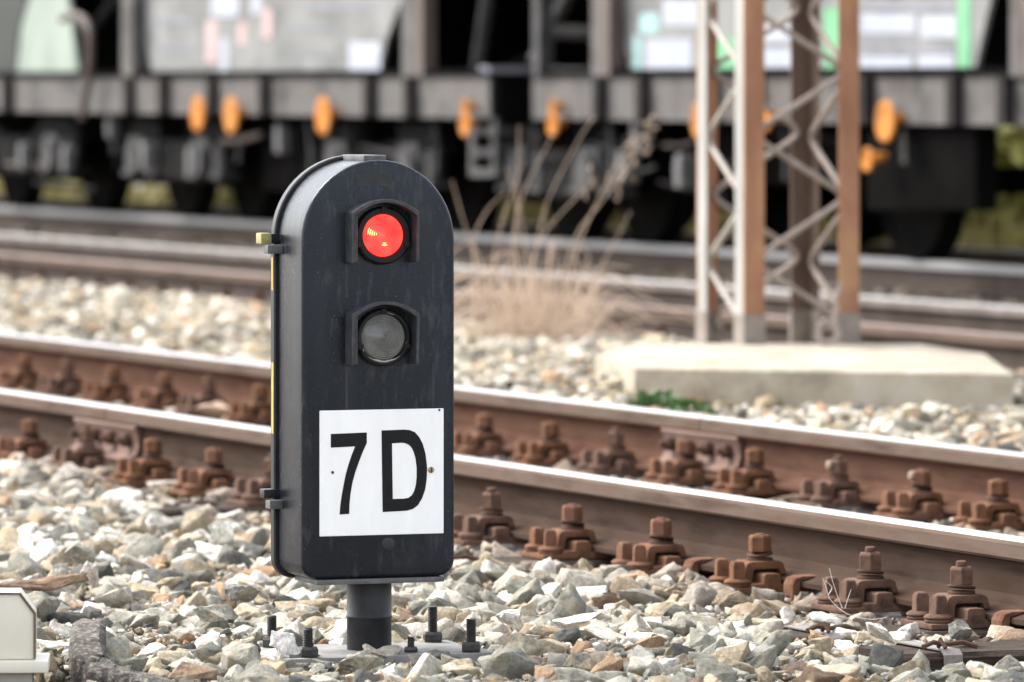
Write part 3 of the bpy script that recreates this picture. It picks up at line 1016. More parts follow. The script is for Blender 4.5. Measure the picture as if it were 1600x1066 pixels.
def leg(x, y, sx, sy, mats, name='leg'):
    """an angle section at the corner (x, y) with its flanges running along +sx and +sy"""
    mb = MB()
    xs = sorted((x, x + sx * fl)); ys = sorted((y, y + sy * th))
    mb.box(xs[0], xs[1], ys[0], ys[1], 0.12, MH, 0)
    xs = sorted((x, x + sx * th)); ys = sorted((y + sy * th, y + sy * fl))
    mb.box(xs[0], xs[1], ys[0], ys[1], 0.12, MH, 1)
    o = mb.build(name, mats, mast, smooth=0)
    mb = MB()
    e = 0.003
    xs = sorted((x - sx * e, x + sx * (fl + e))); ys = sorted((y - sy * e, y + sy * (th + e)))
    mb.box(xs[0], xs[1], ys[0], ys[1], -0.03, 0.12)
    xs = sorted((x - sx * e, x + sx * (th + e))); ys = sorted((y + sy * (th + e), y + sy * (fl + e)))
    mb.box(xs[0], xs[1], ys[0], ys[1], -0.03, 0.12)
    mb.build('painted_foot', 'foot_grey', o, smooth=0)


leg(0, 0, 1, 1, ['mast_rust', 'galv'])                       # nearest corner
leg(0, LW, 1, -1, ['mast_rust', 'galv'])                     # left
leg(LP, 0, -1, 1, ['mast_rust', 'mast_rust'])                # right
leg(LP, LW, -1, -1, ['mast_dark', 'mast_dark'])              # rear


def lace(u0, v0, u1, v1, phase, mat, inset=0.02, r=0.0115):
    """zigzag bar between two legs with rounded bends"""
    a, b = Vector((u0, v0, 0)), Vector((u1, v1, 0))
    pitch = 0.2415
    pts = []
    z = -0.2415 * 2 + phase
    k = 0
    nodes = []
    while z < MH - 0.1:
        t = 0.10 if k % 2 == 0 else 0.90
        nodes.append((t, z))
        z += pitch
        k += 1
    for i in range(len(nodes)):
        t, zz = nodes[i]
        side = -1 if t < 0.5 else 1
        for dz, dt in ((-0.035, -0.07), (-0.016, -0.015), (0.0, 0.0), (0.016, -0.015), (0.035, -0.07)):
            tt = t + side * (dt)
            if zz + dz > 0.03:
                pts.append(a + (b - a) * tt + Vector((0, 0, zz + dz)))
    mb = MB().tube(pts, r, 8)
    mb.build('lacing_bar', mat, mast, smooth=50)


lace(0.02, th + 0.014, LP - 0.02, th + 0.014, -0.162, 'lacing')                 # front face
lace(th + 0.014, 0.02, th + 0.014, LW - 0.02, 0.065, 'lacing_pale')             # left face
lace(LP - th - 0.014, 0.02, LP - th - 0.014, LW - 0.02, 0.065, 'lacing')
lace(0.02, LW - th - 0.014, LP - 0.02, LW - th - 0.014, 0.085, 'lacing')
# coiled earth cable at the foot
cb = on_z(1293, 541, zb)
mb = MB()
pts = []
for k in range(60):
    a = k / 60 * 4 * math.pi * 1.0
    rr = 0.036 + 0.006 * math.sin(k * 0.7)
    pts.append(Vector((cb.x + rr * math.cos(a), cb.y - 0.03 + 0.012 * math.sin(k * 0.2), zb + 0.052 + rr * math.sin(a))))
q = on_z(1310, 541, zb)
pts += [Vector((q.x - 0.015, cb.y, zb + 0.13)), Vector((q.x - 0.005, cb.y + 0.01, zb + 0.19)), Vector((q.x + 0.012, cb.y + 0.02, zb + 0.24))]
mb.tube(pts, 0.0095, 8)
o = mb.build('earth_cable', 'lacing', None, origin=(cb.x, cb.y, zb))
tag(o, 'grey coiled earth cable at the foot of the right mast leg', 'cable')

# ------------------------------------------------------------------ ballast stones
def rock(seed, hi):
    r = random.Random(seed)
    bm = bmesh.new()
    n = r.randint(11, 17) if hi else r.randint(8, 11)
    for _ in range(n):
        while True:
            v = Vector((r.uniform(-1, 1), r.uniform(-1, 1), r.uniform(-1, 1)))
            if 0.45 < v.length < 1.15: break
        v = Vector((v.x * 0.60, v.y * 0.45, v.z * 0.32))
        bm.verts.new(v)
    g = bmesh.ops.convex_hull(bm, input=bm.verts)
    kill = [e for e in g['geom_interior'] if isinstance(e, bmesh.types.BMVert)]
    kill += [v for v in bm.verts if not v.link_faces and v not in kill]
    if kill: bmesh.ops.delete(bm, geom=kill, context='VERTS')
    bmesh.ops.dissolve_limit(bm, angle_limit=R(9), verts=bm.verts, edges=bm.edges)
    if hi:
        bmesh.ops.bevel(bm, geom=list(bm.edges), offset=0.012, segments=1, affect='EDGES', clamp_overlap=True)
        bmesh.ops.triangulate(bm, faces=bm.faces)
        if hi > 1:
            for lim in (0.22, 0.12):
                bmesh.ops.subdivide_edges(bm, edges=[e for e in bm.edges if e.calc_length() > lim], cuts=1, use_grid_fill=True)
                bmesh.ops.triangulate(bm, faces=bm.faces)
            for v in bm.verts:
                v.co += v.co.normalized() * (0.06 * noise.noise(v.co * 4 + Vector((seed, 0, 0))) + 0.045 * noise.noise(v.co * 12 + Vector((0, seed, 0))))
    bmesh.ops.triangulate(bm, faces=bm.faces)
    bmesh.ops.recalc_face_normals(bm, faces=bm.faces)
    bm.verts.index_update()
    V = np.array([v.co[:] for v in bm.verts], dtype=np.float32)
    T = np.array([[v.index for v in f.verts] for f in bm.faces], dtype=np.int32)
    bm.free()
    return V, T


HI = [rock(100 + i, 2) for i in range(26)]
MID = [rock(300 + i, 1) for i in range(20)]
LO = [rock(500 + i, 0) for i in range(16)]
PAL = np.array([(.76, .73, .68), (.62, .57, .49), (.42, .40, .345), (.31, .30, .255), (.50, .42, .305), (.38, .31, .215), (.21, .203, .172), (.105, .105, .098), (.44, .29, .18), (.18, .12, .082)])
PW = np.array([.16, .15, .16, .13, .12, .09, .09, .04, .04, .02]); PW = PW / PW.sum()
PWN = np.array([.035, .05, .17, .22, .12, .13, .16, .06, .04, .015]); PWN = PWN / PWN.sum()


def rot_mats(n, tilt):
    az = rng.uniform(0, 2 * np.pi, n)
    tx = rng.normal(0, tilt, n); ty = rng.normal(0, tilt, n)
    c, s = np.cos(az), np.sin(az)
    Z = np.zeros((n, 3, 3)); Z[:, 0, 0] = c; Z[:, 0, 1] = -s; Z[:, 1, 0] = s; Z[:, 1, 1] = c; Z[:, 2, 2] = 1
    c, s = np.cos(tx), np.sin(tx)
    X = np.zeros((n, 3, 3)); X[:, 0, 0] = 1; X[:, 1, 1] = c; X[:, 1, 2] = -s; X[:, 2, 1] = s; X[:, 2, 2] = c
    c, s = np.cos(ty), np.sin(ty)
    Y = np.zeros((n, 3, 3)); Y[:, 1, 1] = 1; Y[:, 0, 0] = c; Y[:, 0, 2] = s; Y[:, 2, 0] = -s; Y[:, 2, 2] = c
    return X @ Y @ Z


def in_poly(p, s, poly):
    c = False
    n = len(poly)
    for i in range(n):
        (a, b), (d, e) = poly[i], poly[(i + 1) % n]
        if (b > s) != (e > s) and p < (d - a) * (s - b) / (e - b) + a:
            c = not c
    return c


BLOCK = []          # (world x, y, radius) kept free


def blocked(p, s, r, zt):
    """zt: how far the stone's top stands above the bed"""
    for pr in (P1, P2, P3, P3B, P4, P4B):
        if abs(p - pr) < 0.085 + r * 0.45: return True
    if p < P1 + 0.2:
        if p > P1 - 0.30:
            for f in FS1:
                if -0.17 - r * 0.4 < s - f < 0.10 + r * 0.3 and p > P1 - 0.245 - r * 0.4: return True
        if p > P1 - 0.62:
            for k, f in enumerate(SLEEP):
                if abs(s - f) < 0.12 + r * 0.2 and zt > 0.0 and p > P1 - (0.60 if k else 0.5):
                    if random.random() < (0.93 if k != 2 else 0.6): return True
                if k == 4 and -0.30 < s - f < 0.12 and p > P1 - 0.60: return True
    elif P2 - 0.3 < p < P2 + 0.1:
        for f in FS2:
            if -0.15 - r * 0.3 < s - f < 0.10 + r * 0.2 and p > P2 - 0.235 - r * 0.3: return True
    elif 8.6 < p < 12.0 and in_poly(p, s, FOUND):
        return True
    w = W(p, s, 0)
    dx, dy = w.x - sig_loc.x, w.y - sig_loc.y
    u, v = dx * ca + dy * sa, -dx * sa + dy * ca
    if abs(u - px_) < 0.21 and -0.125 < v < 0.115: return True
    for bx, by, br in BLOCK:
        if (w.x - bx) ** 2 + (w.y - by) ** 2 < (br + r * 0.45) ** 2: return True
    return False


def in_view(p, s, m=0.45):
    w = W(p, s, 0)
    if w.y < 11.2: return False
    return abs(w.x) < w.y * 800 / F + m


def scatter(p0, p1, s0, s1, density, smin, smed, spread, smax, layer, sep, margin=1.5):
    """poisson-like layer; returns arrays of p, s, size"""
    cell = 0.06
    grid = {}
    out = []
    n = int((p1 - p0) * (s1 - s0) * density)
    P = rng.uniform(p0, p1, n); S = rng.uniform(s0, s1, n)
    Z = np.clip(smed * np.exp(rng.normal(0, spread, n)), smin, smax)
    order = np.argsort(-Z)
    for i in order:
        p, s, d = P[i], S[i], Z[i]
        if not in_view(p, s, margin): continue
        r = d * 0.5
        gx, gy = int(p / cell), int(s / cell)
        ok = True
        for a in (-2, -1, 0, 1, 2):
            for b in (-2, -1, 0, 1, 2):
                for (q, t, e) in grid.get((gx + a, gy + b), ()):
                    if (p - q) ** 2 + (s - t) ** 2 < ((r + e) * sep) ** 2:
                        ok = False; break
                if not ok: break
            if not ok: break
        if not ok or blocked(p, s, r, layer): continue
        grid.setdefault((gx, gy), []).append((p, s, r))
        out.append((p, s, d))
    return out


def stones_mesh(name, batches, tint=None):
    # beyond the picture's edge plainer stones do
    split = []
    for items, pr, lift, tilt, dark in batches:
        inn = [q for q in items if in_view(q[0], q[1], 0.12)]
        out = [q for q in items if not in_view(q[0], q[1], 0.12)]
        split += [(inn, pr, lift, tilt, dark), (out, MID if pr is HI else pr, lift, tilt, dark)]
    batches = split
    Vs, Ts, Cs = [], [], []
    off = 0
    for items, protos_, lift, tilt, dark in batches:
        if not items: continue
        a = np.array(items)
        which = rng.integers(0, len(protos_), len(a))
        for k, (V, T) in enumerate(protos_):
            sel = a[which == k]
            m = len(sel)
            if not m: continue
            Rm = rot_mats(m, tilt)
            anis = rng.uniform(0.78, 1.25, (m, 1, 3))
            v = (V[None] * anis) * sel[:, 2][:, None, None]
            v = np.einsum('mij,mnj->mni', Rm, v)
            wx = sel[:, 0] * CP - sel[:, 1] * SP
            wy = sel[:, 0] * SP + sel[:, 1] * CP
            g = np.array([gz(p, s) for p, s, _ in sel])
            v[:, :, 0] += wx[:, None]; v[:, :, 1] += wy[:, None]
            v[:, :, 2] += (g + lift + sel[:, 2] * 0.10)[:, None]
            near = rng.uniform(0, 1, m) < np.clip((13.9 - wy) / 0.9, 0.15, 1.0)
            c = PAL[np.where(near, rng.choice(len(PAL), m, p=PWN), rng.choice(len(PAL), m, p=PW))] * rng.uniform(0.85, 1.12, (m, 1)) * dark
            if tint is not None: c = c * np.array(tint)
            c = np.where(near[:, None], c * np.array((.92, .95, .955)), c)
            # rust dust on stones close to the near track's rails
            dr = np.minimum(np.abs(sel[:, 0] - P1), np.abs(sel[:, 0] - P2))
            rd = np.clip(1.15 - dr / 0.5, 0, 1)[:, None] * rng.uniform(0.25, 0.9, (m, 1))
            c = c * (1 - rd) + np.array((.24, .155, .108)) * rd
            Vs.append(v.reshape(-1, 3))
            Ts.append((T[None] + (np.arange(m) * len(V))[:, None, None]).reshape(-1, 3) + off)
            Cs.append(np.repeat(np.concatenate([np.clip(c, 0, 1), np.ones((m, 1))], 1), len(V), 0))
            off += m * len(V)
    V = np.concatenate(Vs); T = np.concatenate(Ts); C = np.concatenate(Cs)
    me = bpy.data.meshes.new(name)
    me.vertices.add(len(V)); me.vertices.foreach_set('co', V.astype(np.float32).ravel())
    me.loops.add(len(T) * 3); me.loops.foreach_set('vertex_index', T.astype(np.int32).ravel())
    me.polygons.add(len(T)); me.polygons.foreach_set('loop_start', np.arange(0, len(T) * 3, 3, dtype=np.int32))
    at_ = me.attributes.new('stone_tone', 'FLOAT_COLOR', 'POINT')
    at_.data.foreach_set('color', C.astype(np.float32).ravel())
    me.materials.append(M['stone'])
    me.update(calc_edges=True)
    o = bpy.data.objects.new(name, me)
    COL.objects.link(o)
    print(name, len(V), len(T))
    return tag(o, kind='stuff')


def single_stone(px, py, Y, size, tone, label, seed, scale=(1, 1, 1), rz=0.0, tilt=(0, 0), lift=0.0, groundp=None):
    V, T = rock(seed, 2)
    c = at(px, py, Y)
    me = bpy.data.meshes.new('stone')
    v = V * np.array(scale) * size
    rm = (Matrix.Rotation(rz, 3, 'Z') @ Matrix.Rotation(tilt[0], 3, 'X') @ Matrix.Rotation(tilt[1], 3, 'Y'))
    v = v @ np.array(rm).T
    me.from_pydata(v.tolist(), [], T.tolist())
    a = me.attributes.new('stone_tone', 'FLOAT_COLOR', 'POINT')
    a.data.foreach_set('color', np.tile(np.array((*tone, 1.0), dtype=np.float32), len(V)))
    me.materials.append(M['stone'])
    o = bpy.data.objects.new('stone', me)
    COL.objects.link(o)
    o.location = (c.x, c.y, c.z)
    BLOCK.append((c.x, c.y, size * max(scale[0], scale[1]) * 0.42))
    return tag(o, label, 'stone', 'larger stones in the ballast')


single_stone(905, 968, 13.75, 0.105, (.80, .79, .76), 'large rough white stone in the ballast right of the signal foot', 11, (1.0, 1, 0.9))
single_stone(443, 1003, 13.30, 0.085, (.80, .79, .78), 'pointed white stone between the two left bolts of the signal foot', 12, (0.8, 0.8, 1.25), tilt=(0.2, 0.4))
single_stone(824, 1012, 13.25, 0.105, (.36, .325, .24), 'big tan grey stone beside the right front bolt of the signal foot', 13, (1, 1, 0.95), 0.6)
single_stone(60, 912, 14.35, 0.19, (.23, .15, .11), 'long flat brown stone at the left edge above the cream box', 14, (1.35, 0.7, 0.5), 0.2)
single_stone(376, 928, 14.2, 0.095, (.27, .265, .245), 'grey pyramid-shaped stone just left of the signal', 15, (0.9, 0.9, 1.2), 0.5, (0.3, 0.5))
single_stone(347, 832, 16.1, 0.085, (.78, .76, .68), 'white pyramid-shaped stone near the sleeper edge left of the signal', 16, (0.9, 0.9, 1.2), 0.1, (0.3, 0.5))
single_stone(128, 864, 15.3, 0.09, (.33, .325, .29), 'olive grey wedge stone among pale stones left of the signal', 17, (1.0, 1.0, 1.1), 1.1, (0.2, 0.4))
single_stone(298, 1046, 12.95, 0.105, (.38, .27, .19), 'orange-brown stone at the bottom edge left of the signal foot', 18, (1, 1, 0.9), 0.3)
single_stone(800, 965, 13.8, 0.07, (.82, .81, .79), 'smaller white stone between the right rear bolt and the larger white stone', 19, (1.1, 1, 0.9), 0.9)
single_stone(142, 898, 14.6, 0.075, (.52, .46, .42), 'pinkish pale upright stone left of the signal, beside the flat brown stone', 20, (0.8, 0.8, 1.2), 0.2, (0.1, 0.3))
zc = gz(*ps_of(at(328, 640, 21.5)[:2]))
single_stone(326, 641, 22.6, 0.13, (.56, .40, .30), 'peach-coloured stone lying between the two rails left of the signal', 21, (1.1, 1, 0.8), 0.4)
single_stone(330, 960, 13.85, 0.085, (.37, .36, .31), 'grey green block stone left of the rear left bolt', 22, (1.0, 0.9, 0.9), 0.2)
single_stone(1390, 905, 14.3, 0.0, (.3, .3, .3), 'x', 23) if False else None
single_stone(1500, 990, 13.6, 0.085, (.23, .23, .21), 'dark grey triangular stone behind the strapped sleeper end at the right edge', 24, (0.9, 0.9, 1.15), 0.7, (0.3, 0.3))
single_stone(1365, 985, 13.75, 0.09, (.80, .78, .74), 'white wedge stone left of the strapped sleeper end', 25, (1.3, 0.9, 0.7), 0.5, (0.2, 0.5))
single_stone(710, 985, 13.95, 0.075, (.36, .34, .28), 'tan grey stone right behind the signal post', 26, (1, 1, 1), 0.5)

single_stone(572, 1033, 13.22, 0.10, (.36, .34, .275), 'flat tan grey stone lying on the foot plate in front of the post', 27, (1.2, 0.9, 0.75), 0.3, (0.2, 0.1))
single_stone(583, 1018, 13.32, 0.05, (.30, .28, .24), 'small stone leaning against the post beside its little bolt', 28, (1.2, 0.8, 0.8), 0.3, (0.1, 0.5))
# keep-outs for the box and the conduit at the lower left
for px, Y, r in ((10, 12.95, 0.12), (-40, 12.95, 0.12), (132, 13.12, 0.05), (135, 13.0, 0.05), (170, 12.95, 0.05), (215, 12.9, 0.045)):
    BLOCK.append(((px - 800) / F * Y, Y, r))

# foreground shoulder and the crib of the near track
sF0, sF1 = 9.5, 24.0
lay0 = scatter(4.2, P1 + 0.1, sF0, sF1, 900, 0.030, 0.048, 0.25, 0.075, -1, 0.62)
lay1 = scatter(4.2, P1 + 0.1, sF0, sF1, 760, 0.026, 0.054, 0.40, 0.14, 1, 0.74)
lay2 = scatter(4.2, P1 - 0.12, sF0, sF1, 230, 0.026, 0.052, 0.44, 0.14, 2, 0.82)
lay3 = scatter(4.2, P1 + 0.0, sF0, 18, 1700, 0.008, 0.017, 0.35, 0.028, 1, 0.8)
crib = scatter(P1 + 0.1, P2 - 0.08, sF0, 34, 700, 0.035, 0.055, 0.3, 0.11, 1, 0.66)
stones_mesh('ballast', [(lay0, MID, 0.0, 0.4, 0.9), (lay1, HI, 0.012, 0.30, 1.0), (lay2, HI, 0.028, 0.34, 1.0), (lay3, LO, 0.026, 0.5, 0.95), (crib, MID, 0.015, 0.4, 1.0)])
mid_a = scatter(P2 + 0.1, 11.6, 8, 38, 900, 0.03, 0.050, 0.34, 0.11, 1, 0.68)
mid_b = scatter(P2 + 0.1, 11.3, 8, 38, 200, 0.03, 0.054, 0.38, 0.13, 1, 0.8)
stones_mesh('ballast', [(mid_a, MID, 0.012, 0.3, 1.0), (mid_b, MID, 0.030, 0.35, 1.0)], (1.03, 1.0, 0.96))
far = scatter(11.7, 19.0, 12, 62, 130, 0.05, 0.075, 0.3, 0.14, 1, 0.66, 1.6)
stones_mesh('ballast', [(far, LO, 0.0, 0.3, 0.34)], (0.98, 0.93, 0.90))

# ------------------------------------------------------------------ cream box + conduit
bx = at(52, 1030, 12.92)
box_t = empty('equipment_box', Vector((bx.x - 0.1, bx.y + 0.06, -0.25)), R(3), 'cream metal equipment box with a chamfered corner at the lower left edge', 'equipment box')


def bxl(px): return (px - 52) / F * 12.92 + 0.1
def bzl(py): return H - (py - HZ) * 12.92 / F + 0.25


poly = [(bxl(-300), bzl(1031)), (bxl(52), bzl(1031)), (bxl(52), bzl(960)), (bxl(28), bzl(928)), (bxl(-300), bzl(926))]
MB().prism(poly, -0.06, 0.09, 'xzy').build('lid', 'cream', box_t, 0.003)
mb = MB().prism([(u + (0.0022 if u > 0 else 0), w + 0.0022) for u, w in poly[1:4]] + [(bxl(-300), poly[4][1] + 0.0022), (bxl(-300), poly[4][1] - 0.002), (poly[3][0] - 0.001, poly[3][1] - 0.002), (poly[2][0] - 0.003, poly[2][1]), (poly[1][0] - 0.003, poly[1][1])], -0.0635, -0.056, 'xzy')
mb.build('edge_seam', 'mast_dark', box_t)
MB().box(bxl(-300), bxl(74), -0.085, 0.10, bzl(1051), bzl(1031.5)).build('ledge', 'cream', box_t, 0.006)
MB().box(bxl(-300), bxl(48), -0.06, 0.09, -0.05, bzl(1051.5)).build('case', 'grey_case', box_t, 0.003)

path = [at(140, 985, 13.42), at(138, 990, 13.30), at(136, 1004, 13.17), at(138, 1026, 13.06), at(152, 1048, 12.99), at(180, 1061, 12.95), at(220, 1071, 12.92), at(275, 1084, 12.90), at(330, 1098, 12.90)]
fine = []
for i in range(len(path) - 1):
    for k in range(10):
        fine.append(path[i].lerp(path[i + 1], k / 4))
fine.append(path[-1])
for _ in range(16):
    fine = [fine[0]] + [(fine[i - 1] + fine[i] * 2 + fine[i + 1]) / 4 for i in range(1, len(fine) - 1)] + [fine[-1]]
mb = MB()
nseg = 20
vs, fs = [], []
for i, p in enumerate(fine):
    t = (fine[min(i + 1, len(fine) - 1)] - fine[max(i - 1, 0)]).normalized()
    side = Vector((0, 0, 1)).cross(t); side = side.normalized() * -1
    upv = side.cross(t).normalized()
    if upv.z < 0: upv = -upv
    for j in range(nseg):
        th_ = 2 * math.pi * j / nseg
        cx, cy = math.cos(th_), math.sin(th_)
        sq = 1 / max(abs(cx), abs(cy))
        k_ = 0.93 * sq + 0.07
        off = side * cx * k_ * 0.036 + upv * cy * k_ * 0.036
        jit = 1 + 0.10 * noise.noise((p + off) * 70) + 0.06 * noise.noise((p + off) * 190)
        vs.append(p + off * jit - Vector((0, 0, 0.012)))
for i in range(len(fine) - 1):
    for j in range(nseg):
        fs.append((i * nseg + j, i * nseg + (j + 1) % nseg, (i + 1) * nseg + (j + 1) % nseg, (i + 1) * nseg + j))
fs += [tuple(range(nseg))[::-1], tuple((len(fine) - 1) * nseg + j for j in range(nseg))]
mb.add(vs, fs)
o = mb.build('cable_conduit', 'conduit', None, smooth=40, origin=(fine[25].x, fine[25].y, -0.22))
tag(o, 'dark rough weathered conduit bending out of the stones beside the cream box', 'conduit')

# ------------------------------------------------------------------ plants
def stem(mb, pts, r0, r1, n=5, mi=0):
    k = len(pts)
    mb.tube(pts, [r0 + (r1 - r0) * i / (k - 1) for i in range(k)], n, mi)


def smooth_path(pts, sub=4):
    out = []
    n = len(pts)
    for i in range(n - 1):
        p0, p1, p2, p3 = pts[max(i - 1, 0)], pts[i], pts[i + 1], pts[min(i + 2, n - 1)]
        for k in range(sub):
            t = k / sub
            out.append(0.5 * ((2 * p1) + (p2 - p0) * t + (2 * p0 - 5 * p1 + 4 * p2 - p3) * t * t + (3 * p1 - p0 - 3 * p2 + p3) * t ** 3))
    out.append(pts[-1])
    return out


YW = 27.6
weed = empty('dry_weeds', on_z(850, 540, -0.2), 0, 'tall dry straw-coloured weeds with arching stalks left of the lattice mast', 'weeds')
mb = MB()
tall = [[(812, 545), (800, 470), (797, 430), (809, 330), (835, 266), (868, 204)],
        [(840, 545), (832, 470), (831, 428), (842, 366), (858, 308), (901, 224), (928, 183)],
        [(851, 545), (854, 487), (830, 428), (846, 371), (898, 311), (930, 285)],
        [(870, 540), (880, 450), (899, 371), (940, 315), (971, 266), (1017, 194)],
        [(880, 540), (885, 455), (905, 380), (930, 322), (960, 262), (985, 235)],
        [(745, 540), (742, 470), (740, 400), (722, 340), (706, 282)],
        [(800, 540), (806, 430), (808, 308), (811, 196)],
        [(900, 540), (906, 470), (903, 420), (897, 398), (906, 388), (919, 396), (918, 410), (906, 416)],
        [(860, 545), (862, 480), (866, 437), (935, 487), (975, 524)],
        [(850, 540), (870, 470), (900, 470), (960, 510), (1000, 535)],
        [(760, 540), (752, 450), (740, 380), (760, 330), (790, 300)],
        [(775, 540), (770, 440), (778, 370), (800, 300), (818, 250)],
        [(915, 540), (930, 440), (960, 380), (985, 330)],
        [(830, 540), (826, 430), (812, 330), (790, 262)]]
for t in tall:
    d = random.uniform(-0.25, 0.25)
    stem(mb, smooth_path([at(x, y, YW + d) for x, y in t]), 0.0044, 0.0018)
mb.build('stalks', 'straw', weed, world=True, smooth=60)
mb = MB()
for i in range(190):
    bxp = random.gauss(842, 33)
    d = random.uniform(-0.35, 0.35)
    lean = random.gauss(0, 34) + (bxp - 842) * 0.6
    hgt = random.uniform(25, 130) * (1 if i % 9 else 1.5)
    y0 = 547 + d * 10
    droop = random.uniform(0, 1.3)
    pts = [at(bxp, y0, YW + d), at(bxp + lean * 0.3, y0 - hgt * 0.5, YW + d), at(bxp + lean * 0.9, y0 - hgt, YW + d), at(bxp + lean * 1.9, y0 - hgt * (1 - droop * 0.6), YW + d)]
    stem(mb, smooth_path(pts, 3), 0.0042, 0.0016, 4)
mb.build('dead_grass', 'straw', weed, world=True, smooth=60)
mb = MB()
for (x, y) in ((1017, 196), (1000, 215), (990, 240), (985, 236), (968, 270), (1008, 205), (958, 290), (930, 284)):
    for k in range(7):
        c = at(x + random.gauss(0, 9), y + random.gauss(0, 12), YW)
        stem(mb, [c, c + Vector((random.gauss(0, .02), 0, random.gauss(0, .02)))], 0.0042, 0.0016, 4)
mb.build('seed_heads', 'straw', weed, world=True)


def leaf_clump(name, px, py, Y, wpx, hpx, n, mat, label, lsize=0.05, kind=None):
    o0 = at(px, py, Y)
    t = []
    mb = MB()
    for i in range(n):
        x = max(-0.44, min(0.44, random.gauss(0, 1 / 3.2))) * wpx; h_ = random.random() ** 0.8 * hpx * max(0.25, 1 - abs(x) / (wpx * 0.62))
        c = at(px + x, py - h_, Y + random.uniform(-1, 1) * wpx / F * Y * 0.4)
        a = random.uniform(0, 6.28); e = random.uniform(-0.3, 1.0)
        dirv = Vector((math.cos(a) * math.cos(e), math.sin(a) * math.cos(e), math.sin(e)))
        sd = dirv.cross(Vector((random.random(), random.random(), 1))).normalized()
        L = lsize * random.uniform(0.6, 1.3)
        wv = sd * L * 0.28
        mb.add([c, c + dirv * L * 0.4 + wv, c + dirv * L + Vector((0, 0, -0.2 * L)), c + dirv * L * 0.4 - wv], [(0, 1, 2, 3)])
    mb.tube([at(px - wpx * 0.45, py - 1, Y), at(px, py - 2, Y), at(px + wpx * 0.45, py - 1, Y)], 0.004, 5)
    o = mb.build(name, mat, None, origin=(o0.x, o0.y, o0.z), smooth=0)
    return tag(o, label, 'plant')


leaf_clump('green_weed', 1022, 636, 20.6, 70, 22, 90, 'leaf', 'low green weed growing behind the second rail, left of the foundation front')
leaf_clump('green_weed', 1078, 642, 20.4, 50, 16, 55, 'leaf', 'smaller green weed behind the second rail, right of the other green weed')
leaf_clump('green_weed', 175, 655, 22.6, 26, 14, 40, 'bush', 'small yellow green weed between the two rails left of the signal')

mb = MB()
tw = [[(1312, 952), (1296, 935), (1290, 915), (1285, 903)], [(1316, 950), (1308, 930), (1300, 905), (1296, 888)], [(1320, 951), (1325, 935), (1330, 921)],
      [(1294, 930), (1300, 918), (1290, 908)], [(1312, 952), (1330, 962), (1360, 968), (1385, 965)]]
for t in tw:
    stem(mb, smooth_path([at(x, y, 14.25) for x, y in t]), 0.0011, 0.0006, 5)
c0 = at(1312, 955, 14.25)
o = mb.build('dead_twig', 'straw_pale', None, origin=tuple(c0), smooth=60)
tag(o, 'thin bleached dead twig in front of the fifth fastening right of the signal', 'twig')

# ------------------------------------------------------------------ hopper wagons
PS = 15.72           # plane of the sole bar
PH = 15.80           # plane of the hopper sides


def sz(px, py, p):
    return (s_at(px, p), z_at(px, py, p))


def plate(pts, p0, p1, ref=None):
    """an outline given by its place in the photo at distance ref, with real thickness from p0 to p1"""
    ref = ref if ref is not None else p0
    mb = MB().prism([sz(x, y, ref) for x, y in pts], p0, p1, 'yzx')
    return worldify(mb)


def sbox(x0, x1, y0, y1, p0, p1):
    return plate([(x0, y0), (x1, y0), (x1, y1), (x0, y1)], p0, p1)


def tbox(p0, p1, s0, s1, z0, z1):
    return worldify(MB().box(p0, p1, s0, s1, z0, z1))


def wheelset(parent, s, dark='bogie'):
    w = MB()
    for p in (P4, P4B):
        sgn = 1 if p == P4 else -1
        w.lathe([(0.08, 0.08 * sgn + p), (0.12, -0.06 * sgn + p), (0.40, -0.02 * sgn + p), (0.455, -0.065 * sgn + p), (0.46, 0.03 * sgn + p), (0.488, 0.045 * sgn + p),
                 (0.488, 0.065 * sgn + p), (0.40, 0.06 * sgn + p), (0.13, 0.07 * sgn + p)], (0, s, 0.46), 'x', 40, cap=False)
    w.lathe([(0.08, P4 - 0.3), (0.08, P4B + 0.3)], (0, s, 0.46), 'x', 16)
    worldify(w).build('wheelset', 'wagon_dark', parent, world=True, smooth=40)


def bogie(parent, s0, s1):
    """side frame, axle boxes, springs and two wheelsets"""
    f = MB()
    a, b = min(s0, s1), max(s0, s1)
    m = (a + b) / 2
    prof = [(a - 0.42, 0.62), (a - 0.30, 0.74), (a + 0.35, 0.76), (m - 0.35, 0.60), (m + 0.35, 0.60), (b - 0.35, 0.76), (b + 0.30, 0.74), (b + 0.42, 0.62),
            (b + 0.36, 0.52), (b - 0.40, 0.52), (m + 0.30, 0.30), (m - 0.30, 0.30), (a + 0.40, 0.52), (a - 0.36, 0.52)]
    f.prism(prof, 15.90, 15.99, 'yzx')
    fr = worldify(f).build('bogie_frame', 'bogie', parent, world=True)
    for s in (a, b):
        x = MB().box(15.84, 16.03, s - 0.16, s + 0.16, 0.34, 0.62)
        x.lathe([(0.12, 15.80), (0.12, 15.845)], (0, s, 0.46), 'x', 20)
        worldify(x).build('axle_box', 'bogie_pale', fr, world=True)
        for d in (-0.27, 0.27):
            sp = MB()
            pr = []
            for k in range(12):
                pr += [(0.075 if k % 2 else 0.06, 0.36 + k * 0.021)]
            sp.lathe(pr, (15.93, s + d, 0), 'z', 14)
            sp.box(15.86, 16.02, s + d - 0.1, s + d + 0.1, 0.32, 0.36)
            worldify(sp).build('spring', 'bogie_pale', fr, world=True)
        wheelset(parent, s)


